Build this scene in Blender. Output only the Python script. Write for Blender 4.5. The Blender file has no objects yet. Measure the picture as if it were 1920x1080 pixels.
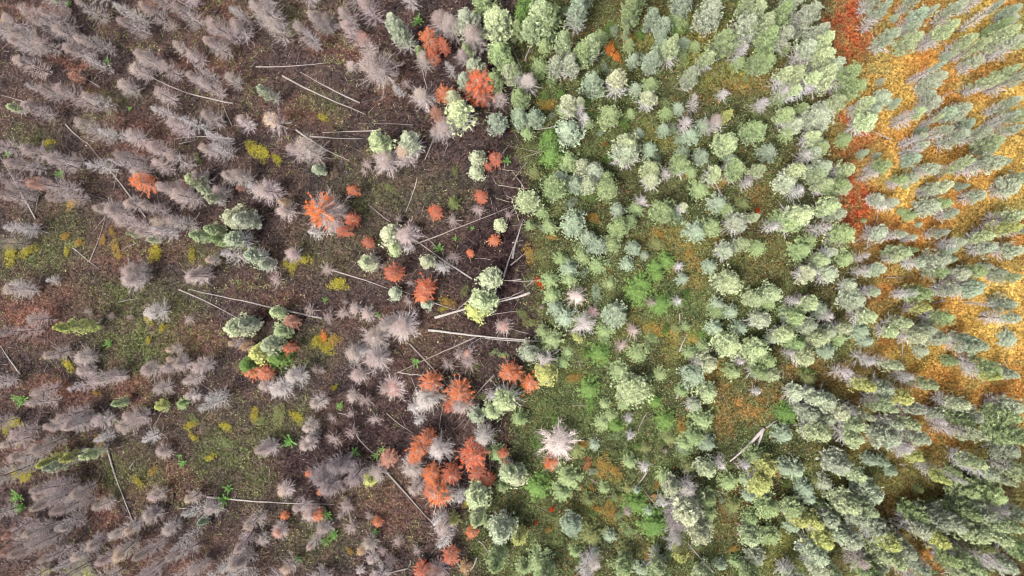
import bpy, math, re
import numpy as np
from mathutils import Vector, Matrix

# ------------------------------------------------------------------ camera, sky, sun, exposure
S = bpy.context.scene
CAM_H, FPX, NADIR_X, NADIR_Y = 70.0, 1280.0, 1060.0, 540.0
TILT = math.atan((NADIR_X - 960.0) / FPX)
cam_data = bpy.data.cameras.new("camera"); cam = bpy.data.objects.new("camera", cam_data)
S.collection.objects.link(cam); S.camera = cam
cam_data.sensor_width = 36.0; cam_data.lens = 24.0
cam_data.clip_start = 0.5; cam_data.clip_end = 3000.0
cam.location = (0, 0, CAM_H); cam.rotation_euler = (0, TILT, 0)

SUN_EL, SUN_AZ = math.radians(62), math.radians(225)
world = bpy.data.worlds.new("World"); S.world = world; world.use_nodes = True
wn = world.node_tree; bgn = wn.nodes["Background"]
sky = wn.nodes.new("ShaderNodeTexSky"); sky.sky_type = 'NISHITA'; sky.sun_disc = False
sky.sun_elevation = SUN_EL; sky.sun_rotation = SUN_AZ; sky.air_density = 1.0; sky.dust_density = 6.0; sky.ozone_density = 0.2
shs = wn.nodes.new("ShaderNodeHueSaturation"); shs.inputs["Saturation"].default_value = 0.45   # cloud-greyed sky
wn.links.new(sky.outputs[0], shs.inputs["Color"]); wn.links.new(shs.outputs[0], bgn.inputs[0]); bgn.inputs[1].default_value = 0.12
sd = bpy.data.lights.new("sun", 'SUN'); sun = bpy.data.objects.new("sun", sd); S.collection.objects.link(sun)
sd.energy = 2.0; sd.angle = math.radians(16); sd.color = (1.0, 0.95, 0.88)
d = Vector((math.sin(SUN_AZ) * math.cos(SUN_EL), math.cos(SUN_AZ) * math.cos(SUN_EL), math.sin(SUN_EL)))
sun.rotation_euler = d.to_track_quat('Z', 'Y').to_euler()
S.view_settings.view_transform = 'Standard'; S.view_settings.look = 'None'
S.view_settings.exposure = 1.45; S.view_settings.gamma = 1.0
S.cycles.max_bounces = 5; S.cycles.diffuse_bounces = 3; S.cycles.glossy_bounces = 1
S.cycles.transmission_bounces = 2; S.cycles.transparent_max_bounces = 4
S.cycles.pixel_filter_type = 'BLACKMAN_HARRIS'; S.cycles.filter_width = 1.0

# ------------------------------------------------------------------ pixel <-> ground
RM = Matrix.Rotation(TILT, 3, 'Y')
def at(px, py, z=0.0):
    v = RM @ Vector(((px - 960) / FPX, -(py - 540) / FPX, -1.0))
    k = (CAM_H - z) / -v.z
    return v.x * k, v.y * k
ca, sa = math.cos(TILT), math.sin(TILT)
def project(x, y, z=0.0):                       # numpy friendly
    zz = z - CAM_H
    xc = x * ca - zz * sa; zc = x * sa + zz * ca
    return 960 + FPX * xc / -zc, 540 - FPX * y / -zc

rng = np.random.default_rng(7)
_lat = rng.random((257, 257))
def vnoise(x, y, s, o=0.0):                     # smooth value noise 0..1
    u = x / s + 91.3 + o * 17.7; v = y / s + 57.9 + o * 31.1
    iu = np.floor(u).astype(int); iv = np.floor(v).astype(int)
    fu = u - iu; fv = v - iv; fu = fu * fu * (3 - 2 * fu); fv = fv * fv * (3 - 2 * fv)
    a, b = iu % 256, iv % 256
    return ((_lat[a, b] * (1 - fu) + _lat[a + 1, b] * fu) * (1 - fv) + (_lat[a, b + 1] * (1 - fu) + _lat[a + 1, b + 1] * fu) * fv)
def fbm(x, y, s, o=0.0, n=4):
    t = 0; a = 0.5; q = 0
    for i in range(n):
        t = t + a * vnoise(x, y, s / 2 ** i, o + i); q += a; a *= 0.55
    return t / q
def ground_z(x, y):
    return (fbm(x, y, 5.0, 3.0, 3) - 0.5) * 0.5

# ------------------------------------------------------------------ the colours of the forest floor
def srgb(r, g, b): return np.array([((c / 255) ** 2.2) for c in (r, g, b)])
BURN_EDGE = np.array([(-60, 955), (60, 962), (140, 958), (230, 1000), (330, 985), (420, 985), (500, 1002), (640, 1012), (690, 965), (780, 950), (850, 935), (920, 905), (1000, 895), (1150, 885)], float)
# px, py, rx, ry, colour index, strength
MOSS = {'O': srgb(146, 99, 54), 'Y': srgb(170, 142, 78), 'R': srgb(130, 54, 40), 'B': srgb(108, 76, 48), 'G': srgb(72, 78, 50), 'K': srgb(42, 33, 35), 'E': srgb(100, 70, 60), 'L': srgb(104, 102, 56), 'D': srgb(56, 44, 42)}
PATCH = """R 1602 378 46 66 1;R 1575 345 30 30 .7;R 1622 420 40 30 .7;R 1590 30 40 48 .9;R 1580 100 30 55 .7;R 1610 85 26 30 .6;R 1600 270 28 30 .7
R 1612 250 30 40 .5;R 1645 330 20 30 .4;O 1640 170 60 60 .6;O 1700 60 60 60 .8;Y 1720 110 60 45 .8;Y 1850 30 50 35 .9;L 1830 60 60 40 .7;O 1880 8 30 20 .8
O 1740 115 55 35 .9;Y 1810 100 60 50 .8;Y 1700 185 60 35 .9;O 1740 90 35 20 .8;O 1830 130 50 45 .8;Y 1900 170 40 35 1;O 1690 240 60 40 .9;Y 1640 210 50 50 .8
O 1780 170 50 50 .8;Y 1860 215 50 35 .8;R 1605 250 20 15 .7;O 1690 300 60 40 .8;Y 1660 320 30 40 .7;O 1760 290 50 30 .8;Y 1715 360 55 40 1;Y 1700 395 35 40 1
O 1680 420 60 40 .9;B 1680 440 60 35 .8;Y 1780 330 50 40 .9;O 1850 320 50 40 .8;Y 1870 360 45 30 .9;O 1800 370 40 25 .9;Y 1900 300 40 40 .9;O 1760 440 45 40 .9
O 1900 440 40 30 .8;O 1850 490 50 30 .9;Y 1875 540 60 45 1;Y 1850 510 40 30 .8;O 1670 545 50 25 .9;B 1650 560 40 20 .8;O 1800 570 50 50 1;Y 1830 590 50 50 1
Y 1860 640 60 50 1;O 1890 690 50 50 1;Y 1760 680 60 45 .8;O 1755 710 45 40 1;L 1720 680 50 40 .6;O 1860 740 60 30 1;O 1850 760 50 25 .8;Y 1890 620 40 60 1
O 1780 640 40 30 .7;O 1670 640 35 40 .7;B 1480 680 40 50 .8;O 1480 690 35 25 .5;B 1520 700 50 40 .6;O 1625 835 25 20 .9;O 1465 940 22 25 .8;B 1600 790 50 50 .5
L 1560 890 60 40 .7;O 1745 1045 35 35 .8;B 1740 800 40 40 .8;L 1850 830 60 35 .6;O 1780 830 60 25 .6;B 1700 950 60 40 .7;L 1550 900 50 35 .7;L 1460 1020 45 50 .8
O 1330 65 35 18 .8;L 1330 40 60 40 .7;O 1325 60 25 15 .7;O 1385 160 55 25 .9;L 1395 135 45 30 .8;B 1440 160 45 30 .9;L 1345 120 50 25 .6;O 1240 435 32 22 .9;O 1290 470 45 25 .8
O 1305 495 22 18 .8;L 1270 450 70 35 .6;L 1320 460 35 35 .6;B 1250 50 60 60 .5;L 1200 70 80 60 .4;B 1170 30 40 50 .5;B 1420 370 50 60 .8;O 1420 375 25 25 .4
B 1430 480 60 50 .8;O 1335 445 22 16 .8;L 1235 620 80 25 .8;L 1290 640 40 20 .8;O 1245 615 50 12 .5;B 1380 720 60 50 .9;O 1390 770 50 30 .8;O 1420 760 40 25 .7;Y 1350 710 14 12 .7
O 1110 865 50 12 .6;O 1130 880 60 16 .5;L 1150 890 30 16 .7;L 1125 960 60 22 .6;L 1070 710 25 20 .8;O 1380 940 50 45 .5;B 1360 970 60 40 .8;L 1340 580 14 22 .8;B 1320 700 60 50 .5
O 1280 1040 20 12 .5;B 1200 1000 60 40 .4;L 990 600 30 35 .6;B 1000 480 30 40 .4;L 1000 490 30 30 .5;L 1290 95 50 40 .6;B 1100 60 60 50 .4;L 1210 240 40 30 .6;L 1220 260 70 20 .5
K 1780 1075 60 20 .9;K 1860 1040 50 45 .95;K 1880 1070 60 20 1;D 1900 900 40 40 .6;K 1800 1000 30 25 .8
K 960 450 75 110 1;K 940 150 30 60 .9;K 950 800 40 60 .8;K 950 560 75 70 1;K 975 250 30 60 .9;K 985 350 30 50 .9;K 840 180 60 60 .5;K 850 900 70 60 .6;K 800 560 80 50 .4;K 980 640 30 30 .9;K 930 230 40 50 .7;K 860 50 40 60 .8;K 890 600 70 40 .5;K 780 720 80 60 .5;K 930 860 40 40 .6;K 900 1020 60 60 .8;K 780 170 40 60 .5
K 690 200 60 40 .5;K 640 470 100 60 .35;K 650 850 110 70 .8;K 560 900 110 60 .6;K 720 790 70 50 .7;K 880 450 80 80 .5;K 400 900 60 60 .4;K 850 660 80 30 .4;K 540 600 80 50 .3
E 250 260 60 40 .5;E 60 30 50 25 .8;E 130 110 40 20 .8;E 60 580 70 50 .8;E 100 730 80 25 .7;E 250 700 40 20 .8;E 240 735 40 25 .8;E 380 640 60 40 .6;E 330 890 50 25 .6;E 190 960 35 60 .8
E 80 850 60 40 .6;E 230 470 40 60 .4;E 400 120 80 40 .5;E 290 20 60 25 .5;E 170 175 50 30 .5;E 650 100 60 30 .5;E 740 160 50 40 .5;E 550 230 60 30 .5;E 590 60 50 40 .4
E 750 600 90 30 .5;E 770 660 60 40 .3;E 360 1050 60 25 .6;E 230 1050 40 30 .5;E 320 460 50 30 .3;E 740 940 90 60 .4;E 510 560 50 30 .4;E 420 30 60 30 .5;E 340 120 30 30 .5;E 300 930 50 20 .6
G 200 190 60 30 .6;G 60 470 120 50 .7;G 230 560 70 30 .7;G 260 640 90 50 .9;G 330 580 50 40 .6;G 120 410 60 50 .4;G 250 900 70 40 .6;G 200 870 50 40 .5;G 420 840 70 50 .7;G 600 470 80 50 .4
G 700 360 90 60 .5;G 560 660 60 40 .5;G 520 790 70 40 .6;G 600 1000 80 50 .4;G 460 900 40 50 .5;G 40 260 50 30 .5;G 610 210 40 30 .6;G 700 900 60 40 .3;G 770 620 50 40 .3;G 840 370 50 50 .3;G 380 470 60 30 .5;G 550 30 60 40 .4"""
PL = [(t.split()) for t in PATCH.replace("\n", ";").split(";") if t.strip()]
PL = [(a[0], float(a[1]), float(a[2]), float(a[3]), float(a[4]), float(a[5]) * (.36 if a[0] in 'OB' and 1000 < float(a[1]) < 1500 else 1)) for a in PL]
def ground_colour(x, y):
    px, py = project(x, y)
    w1 = (fbm(x, y, 3.2, 5, 4) - 0.5); w2 = (fbm(x, y, 3.2, 9, 4) - 0.5)
    qx = px + w1 * 90; qy = py + w2 * 90
    edge = np.interp(py, BURN_EDGE[:, 0], BURN_EDGE[:, 1])
    live = 1 / (1 + np.exp(-(px + w1 * 120 - edge) / 8.0))
    n1 = fbm(x, y, 6, 1, 4)[..., None]; n2 = fbm(x, y, 1.4, 2, 4)[..., None]; n3 = fbm(x, y, .5, 4, 3)[..., None]
    burn = srgb(70, 59, 56) * (1 - n1) + srgb(50, 46, 47) * n1
    s = np.clip((n2 - .5) * 4 + .4, 0, 1); burn = burn * (1 - s * .5) + srgb(82, 66, 60) * s * .5
    gr = srgb(60, 70, 46) * (1 - n1) + srgb(62, 57, 43) * n1
    s = np.clip((n2 - .5) * 4 + .35, 0, 1); gr = gr * (1 - s * .6) + srgb(80, 88, 56) * s * .6
    far = 1 / (1 + np.exp(-(px + w2 * 160 - 1590) / 18.0))
    bog = srgb(124, 92, 54) * (1 - n2) + srgb(120, 106, 62) * n2
    sage = np.clip((fbm(x, y, 4.2, 12, 3) - .50) * 5, 0, 1)[..., None] * .8
    bog = bog * (1 - sage) + srgb(104, 108, 70) * sage
    lowr = np.clip((py - 760) / 120, 0, 1) * far
    far = (far - lowr * .75)[..., None]; gr = gr * (1 - far) + bog * far
    live = live[..., None]; col = burn * (1 - live) + gr * live
    for k, cx, cy, rx, ry, st in PL:
        if k in 'EK' and cx < 1100: m2 = 1 - live[..., 0]
        elif cx < 900: m2 = 1 - live[..., 0]
        elif cx < 1700: m2 = live[..., 0]
        else: m2 = 1.0
        e = ((qx - cx) / rx) ** 2 + ((qy - cy) / ry) ** 2; g = np.exp(-1.1 * e) * np.clip(4 - e, 0, 1) * st * m2
        g = g[..., None] * (.35 + .65 * np.clip((n3 - .36) * 5, 0, 1)); col = col * (1 - g) + MOSS[k] * g
    return col, live[..., 0]

# ------------------------------------------------------------------ materials
def newmat(name):
    m = bpy.data.materials.new(name); m.use_nodes = True; nt = m.node_tree
    for n in list(nt.nodes): nt.nodes.remove(n)
    return m, nt, nt.nodes.new("ShaderNodeOutputMaterial")
def leaf_material(name, transl=0.3, lo=0.62, hi=1.4, usecol=False):
    m, nt, out = newmat(name); N = nt.nodes; L = nt.links
    if usecol:
        src = N.new("ShaderNodeAttribute"); src.attribute_name = "Col"; base = src.outputs["Color"]
    else:
        src = N.new("ShaderNodeObjectInfo"); base = src.outputs["Color"]
    at_ = N.new("ShaderNodeAttribute"); at_.attribute_name = "tint"
    mr = N.new("ShaderNodeMapRange"); mr.inputs[3].default_value = lo; mr.inputs[4].default_value = hi
    L.new(at_.outputs["Fac"], mr.inputs[0])
    hs = N.new("ShaderNodeHueSaturation"); L.new(base, hs.inputs["Color"]); L.new(mr.outputs[0], hs.inputs["Value"])
    mh = N.new("ShaderNodeMapRange"); mh.inputs[3].default_value = 0.508; mh.inputs[4].default_value = 0.488
    L.new(at_.outputs["Fac"], mh.inputs[0]); L.new(mh.outputs[0], hs.inputs["Hue"])
    d1 = N.new("ShaderNodeBsdfDiffuse"); d2 = N.new("ShaderNodeBsdfTranslucent"); mx = N.new("ShaderNodeMixShader")
    mx.inputs[0].default_value = transl
    L.new(hs.outputs[0], d1.inputs[0]); L.new(hs.outputs[0], d2.inputs[0]); L.new(d1.outputs[0], mx.inputs[1]); L.new(d2.outputs[0], mx.inputs[2])
    L.new(mx.outputs[0], out.inputs[0]); return m
M_NEEDLE = leaf_material("needle_foliage", .12, .5, 1.5)
M_LEAF = leaf_material("leaf_foliage", .35)
M_TWIG = leaf_material("dead_twigs", 0.0, .45, 1.5)
def rust_material():
    m, nt, out = newmat("rust_needles"); N = nt.nodes; L = nt.links
    oi = N.new("ShaderNodeObjectInfo"); a = N.new("ShaderNodeAttribute"); a.attribute_name = "tint"; rmp = N.new("ShaderNodeMapRange"); rmp.inputs[1].default_value = .1; rmp.inputs[2].default_value = .6
    mx = N.new("ShaderNodeMix"); mx.data_type = 'RGBA'; mx.inputs[6].default_value = (.20, .10, .07, 1); L.new(a.outputs["Fac"], rmp.inputs[0]); L.new(rmp.outputs[0], mx.inputs[0]); L.new(oi.outputs["Color"], mx.inputs[7])
    d1 = N.new("ShaderNodeBsdfDiffuse"); L.new(mx.outputs[2], d1.inputs[0]); L.new(d1.outputs[0], out.inputs[0]); return m
M_RUST = rust_material()
M_COVER = leaf_material("cover_foliage", .15, .45, 1.6, True)
def bark_material(name):
    m, nt, out = newmat(name); N = nt.nodes; L = nt.links
    oi = N.new("ShaderNodeObjectInfo"); tc = N.new("ShaderNodeTexCoord"); mp = N.new("ShaderNodeMapping")
    mp.inputs["Scale"].default_value = (14, 14, 2.5); L.new(tc.outputs["Object"], mp.inputs[0])
    nz = N.new("ShaderNodeTexNoise"); nz.inputs["Scale"].default_value = 1.0; nz.inputs["Detail"].default_value = 6
    L.new(mp.outputs[0], nz.inputs["Vector"])
    mr = N.new("ShaderNodeMapRange"); mr.inputs[1].default_value = .3; mr.inputs[2].default_value = .7; mr.inputs[3].default_value = .55; mr.inputs[4].default_value = 1.3
    L.new(nz.outputs[0], mr.inputs[0]); hs = N.new("ShaderNodeHueSaturation"); L.new(oi.outputs["Color"], hs.inputs["Color"]); L.new(mr.outputs[0], hs.inputs["Value"])
    b = N.new("ShaderNodeBsdfPrincipled"); b.inputs["Roughness"].default_value = .85; L.new(hs.outputs[0], b.inputs["Base Color"])
    bp = N.new("ShaderNodeBump"); bp.inputs["Strength"].default_value = .5; bp.inputs["Distance"].default_value = .02; L.new(nz.outputs[0], bp.inputs["Height"]); L.new(bp.outputs[0], b.inputs["Normal"])
    L.new(b.outputs[0], out.inputs[0]); return m
M_BARK = bark_material("bark")
def ground_material():
    m, nt, out = newmat("forest_floor"); N = nt.nodes; L = nt.links
    a = N.new("ShaderNodeAttribute"); a.attribute_name = "Col"; tc = N.new("ShaderNodeTexCoord")
    n1 = N.new("ShaderNodeTexNoise"); n1.inputs["Scale"].default_value = 4.5; n1.inputs["Detail"].default_value = 8; n1.inputs["Roughness"].default_value = .75
    n2 = N.new("ShaderNodeTexVoronoi"); n2.inputs["Scale"].default_value = 5.5
    L.new(tc.outputs["Object"], n1.inputs["Vector"]); L.new(tc.outputs["Object"], n2.inputs["Vector"])
    mr = N.new("ShaderNodeMapRange"); mr.inputs[1].default_value = .35; mr.inputs[2].default_value = .68; mr.inputs[3].default_value = .25; mr.inputs[4].default_value = 1.7
    L.new(n1.outputs[0], mr.inputs[0])
    sp = N.new("ShaderNodeSeparateColor"); L.new(n2.outputs["Color"], sp.inputs[0])
    mr2 = N.new("ShaderNodeMapRange"); mr2.inputs[3].default_value = .45; mr2.inputs[4].default_value = 1.5; L.new(sp.outputs[0], mr2.inputs[0])
    mul = N.new("ShaderNodeMath"); mul.operation = 'MULTIPLY'; L.new(mr.outputs[0], mul.inputs[0]); L.new(mr2.outputs[0], mul.inputs[1])
    hs = N.new("ShaderNodeHueSaturation"); L.new(a.outputs["Color"], hs.inputs["Color"]); L.new(mul.outputs[0], hs.inputs["Value"])
    b = N.new("ShaderNodeBsdfDiffuse"); L.new(hs.outputs[0], b.inputs[0])
    bp = N.new("ShaderNodeBump"); bp.inputs["Distance"].default_value = .12; L.new(n1.outputs[0], bp.inputs["Height"]); L.new(bp.outputs[0], b.inputs["Normal"])
    L.new(b.outputs[0], out.inputs[0]); return m

# ------------------------------------------------------------------ mesh makers
def make_mesh(name, V, F, mat, tint=None, col=None, smooth=False):
    me = bpy.data.meshes.new(name); V = np.asarray(V, np.float32); F = np.asarray(F, np.int32); k = F.shape[1]
    me.vertices.add(len(V)); me.vertices.foreach_set("co", V.ravel())
    me.loops.add(F.size); me.loops.foreach_set("vertex_index", F.ravel())
    me.polygons.add(len(F)); me.polygons.foreach_set("loop_start", np.arange(len(F), dtype=np.int32) * k)
    me.update(calc_edges=True)
    if smooth: me.polygons.foreach_set("use_smooth", np.ones(len(F), bool))
    if tint is not None:
        a = me.attributes.new("tint", 'FLOAT', 'POINT'); a.data.foreach_set("value", np.asarray(tint, np.float32))
    if col is not None:
        a = me.attributes.new("Col", 'FLOAT_COLOR', 'POINT'); c = np.ones((len(V), 4), np.float32); c[:, :3] = col; a.data.foreach_set("color", c.ravel())
    me.materials.append(mat); return me
def unit(v): return v / np.maximum(np.linalg.norm(v, axis=-1, keepdims=True), 1e-6)
def blades(c, d_, length, width, r):            # one thin triangle per row
    side = unit(np.cross(d_, unit(r.normal(size=c.shape)))) * np.reshape(width, (-1, 1)) * .5
    tip = c + d_ * np.reshape(length, (-1, 1))
    V = np.stack([c - side, c + side, tip], 1).reshape(-1, 3)
    return V, np.arange(len(V)).reshape(-1, 3)
def prisms(p0, p1, r0, r1):                      # three-sided tapered sticks
    n = len(p0); ax = unit(p1 - p0); h = np.where(np.abs(ax[:, 2:3]) > .9, np.array([[1., 0, 0]]), np.array([[0, 0, 1.]]))
    u = unit(np.cross(ax, h)); v = np.cross(ax, u); V = []
    for p, rr in ((p0, r0), (p1, r1)):
        for k in range(3):
            a = 2 * math.pi * k / 3; V.append(p + (u * math.cos(a) + v * math.sin(a)) * np.reshape(rr, (-1, 1)))
    V = np.stack(V, 1).reshape(-1, 3); b = np.arange(n)[:, None] * 6
    F = np.concatenate([b + np.array([[k, (k + 1) % 3, 3 + (k + 1) % 3, 3 + k]]) for k in range(3)])
    return V, F
def tube(path, radii, sides=8):
    path = np.asarray(path, float); n = len(path); V = []; ax = unit(np.gradient(path, axis=0))
    ref = np.array([0, 0, 1.]) if abs(ax[0][2]) < .8 else np.array([1., 0, 0])
    for i in range(n):
        u = unit(np.cross(ax[i], ref)); v = np.cross(ax[i], u)
        for k in range(sides):
            a = 2 * math.pi * k / sides; V.append(path[i] + (u * math.cos(a) + v * math.sin(a)) * radii[i])
    F = [[i * sides + k, i * sides + (k + 1) % sides, (i + 1) * sides + (k + 1) % sides, (i + 1) * sides + k] for i in range(n - 1) for k in range(sides)]
    V += [path[0], path[-1]]; a = len(V) - 2; e = (n - 1) * sides
    F += [[a, (k + 1) % sides, k, a] for k in range(0)]
    for k in range(0, sides, 2):
        F.append([a, (k + 2) % sides, (k + 1) % sides, k]); F.append([a + 1, e + k, e + (k + 1) % sides, e + (k + 2) % sides])
    return np.array(V), np.array(F)
def merge(parts):
    V = []; F = []; o = 0
    for v, f in parts: V.append(v); F.append(f + o); o += len(v)
    return np.concatenate(V), np.concatenate(F)

# ------------------------------------------------------------------ tree prototypes (built 7 m tall, 1.2 m crown radius)
def trunk_mesh(r, h=7.0, rad=.09, top=.98):
    bx, by = r.normal(0, .10, 2); t = np.linspace(0, 1, 9)
    wob = r.normal(0, .02, (9, 2)); wob[0] = 0
    P = np.stack([bx * np.sin(t * 2.6) * .6 + wob[:, 0], by * np.sin(t * 2.1) * .6 + wob[:, 1], t * h * top], 1)
    P[0, 2] = -.3
    return tube(P, rad * (1 - t) ** .8 + .012), (lambda z: np.stack([np.interp(z, P[:, 2], P[:, 0]), np.interp(z, P[:, 2], P[:, 1]), z], 1))
def branch_set(r, cz, z0, z1, gap, per, prof, el0, el1, lenv=.22):
    zs = []; az = []
    z = z0
    while z < z1:
        k = max(3, int(round(per * r.uniform(.75, 1.2)))); a0 = r.uniform(0, 6.28)
        for i in range(k): zs.append(z + r.normal(0, gap * .15)); az.append(a0 + i * 6.283 / k + r.normal(0, .2))
        z += gap * r.uniform(.75, 1.25)
    zs = np.clip(np.array(zs), z0, z1); az = np.array(az); t = (zs - z0) / (z1 - z0)
    Ln = prof(t) * r.normal(1, lenv, len(zs)).clip(.45, 1.45)
    el = el0 + (el1 - el0) * t + r.normal(0, .10, len(zs))
    return zs, az, Ln, el, cz(zs)
def bpos(st, az, Ln, el, s):                      # point at fraction s along upturned branches
    hor = Ln * s * np.cos(el * .6); up = Ln * (np.sin(el) * s + .22 * s * s)
    return st + np.stack([np.cos(az) * hor, np.sin(az) * hor, up], 1)
def tufts(r, C, outdir, rad, n, ln, wd, tint):    # clusters of needles round each centre
    m = len(C); Ci = np.repeat(C, n, 0); od = np.repeat(outdir, n, 0); R = np.repeat(rad, n)
    dv = unit(r.normal(size=(m * n, 3)) + od * .55)
    p = Ci + dv * (R * r.random(m * n) * .5)[:, None]
    V, F = blades(p, unit(dv + r.normal(0, .25, dv.shape)), ln * r.uniform(.6, 1.3, m * n), wd * r.uniform(.7, 1.3, m * n), r)
    t = np.repeat(np.repeat(tint, n) + r.normal(0, .10, m * n), 3)
    return V, F, np.clip(t, 0, 1)
def pine(r, style):
    (tv, tf), cz = trunk_mesh(r)
    lo, bare = {'a': (.10, .12), 'b': (.10, .42), 'c': (.08, .70), 'r': (.22, .25)}[style]
    h = 7.0; z0 = lo * h; z1 = 6.85
    if style == 'r': prof = lambda t: 1.22 * np.sqrt(np.clip(1 - t ** 2.2, .02, 1)) * (.72 + .28 * np.clip(t * 4, 0, 1))
    else: prof = lambda t: (1.22 * np.clip(1 - t, .02, 1) ** .62) * (.70 + .30 * np.clip(t * 4, 0, 1))
    zs, az, Ln, el, st = branch_set(r, cz, z0, z1, .42 if style != 'r' else .32, 8 if style != 'r' else 9, prof, .0, .75, .22)
    # irregular crown: lobes missing or fuller by side and height
    Ln = Ln * (.84 + .32 * np.sin(az * 2 + zs * 1.3 + r.uniform(0, 6)) ** 2)
    frac = zs / h; live = frac > bare + r.normal(0, .06, len(zs)) + .10 * np.sin(az + r.uniform(0, 6.3))
    if style == 'c': Ln = np.where(live, Ln * .9, Ln * .78)
    mid = bpos(st, az, Ln, el, .5); end = bpos(st, az, Ln, el, 1.0)
    parts = [prisms(st, mid, np.full(len(st), .022), np.full(len(st), .014)), prisms(mid, end, np.full(len(st), .014), np.full(len(st), .005))]
    dd = ~live
    # dead twigs on the lower branches
    n = 16; S_ = np.repeat(st[dd], n, 0); A = np.repeat(az[dd], n); Lr = np.repeat(Ln[dd], n); E = np.repeat(el[dd], n); s = r.uniform(.25, 1, len(A))
    P = bpos(S_, A, Lr, E, s); dv = unit(np.stack([np.cos(A), np.sin(A), np.full(len(A), .15)], 1) + r.normal(0, .6, (len(A), 3)))
    tw = prisms(P, P + dv * (r.uniform(.12, .38, len(A)))[:, None], np.full(len(A), .013), np.full(len(A), .004))
    bv, bf = merge(parts + [tw]); bt = np.clip(r.normal(.5, .2, len(bv) // 6).repeat(6), 0, 1)
    lv = np.where(live)[0]; C = []; O = []; R = []; T = []
    for s, qs in ((.36, (0,)), (.58, (-1, 1)), (.80, (-1, 1)), (1.0, (-1, 0, 1))):
        p = bpos(st[lv], az[lv], Ln[lv], el[lv], s)
        for q in qs:
            off = np.stack([-np.sin(az[lv]), np.cos(az[lv]), 0 * lv], 1) * q * .20 * r.uniform(.6, 1.2, (len(lv), 1)) * Ln[lv][:, None]
            C.append(p + off + r.normal(0, .04, p.shape)); O.append(np.stack([np.cos(az[lv]), np.sin(az[lv]), np.full(len(lv), .8)], 1))
            R.append(np.full(len(lv), .15) * r.uniform(.7, 1.3, len(lv))); T.append(.30 + .28 * (s > .9) + r.normal(0, .20, len(lv)) + .12 * (zs[lv] > 6.2))
    k = 10; zt = r.uniform(6.2, 7.0, k); C.append(cz(zt) + r.normal(0, .07, (k, 3))); O.append(np.tile([0, 0, 1.], (k, 1))); R.append(np.full(k, .15)); T.append(np.full(k, .7))
    C = np.concatenate(C); keep = r.random(len(C)) < .88
    fv, ff, ft = tufts(r, C[keep], unit(np.concatenate(O)[keep]), np.concatenate(R)[keep], 15, .155, .062, np.concatenate(T)[keep])
    return dict(trunk=(tv, tf, None, M_BARK), dead_branches=(bv, bf, bt, M_TWIG), foliage=(fv, ff, ft, M_NEEDLE))
def spruce(r):                                    # low soft young tree, foliage down to the ground
    (tv, tf), cz = trunk_mesh(r, rad=.08); h = 7.0
    prof = lambda t: 1.15 * np.clip(1 - t, .01, 1) ** .85
    zs, az, Ln, el, st = branch_set(r, cz, .5, 6.7, .52, 9, prof, -.05, .6, .2)
    C = []; O = []; R = []; T = []
    for s in np.linspace(.25, 1.0, 6):
        p = bpos(st, az, Ln, el, s); 
        for q in (-1, 1):
            off = np.stack([-np.sin(az), np.cos(az), 0 * az], 1) * q * (.22 * (1.15 - s)) * r.uniform(0, 1.0, (len(az), 1))
            C.append(p + off + r.normal(0, .05, p.shape)); O.append(np.stack([np.cos(az), np.sin(az), np.full(len(az), .4)], 1)); R.append(np.full(len(az), .13)); T.append(.35 + .3 * (s > .85) + r.normal(0, .12, len(az)))
    C = np.concatenate(C); keep = r.random(len(C)) < .9
    fv, ff, ft = tufts(r, C[keep], unit(np.concatenate(O)[keep]), np.concatenate(R)[keep], 9, .15, .042, np.concatenate(T)[keep])
    bv, bf = prisms(st, bpos(st, az, Ln, el, .8), np.full(len(st), .02), np.full(len(st), .006))
    return dict(trunk=(tv, tf, None, M_BARK), branches=(bv, bf, np.full(len(bv), .5), M_TWIG), foliage=(fv, ff, ft, M_NEEDLE))
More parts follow.
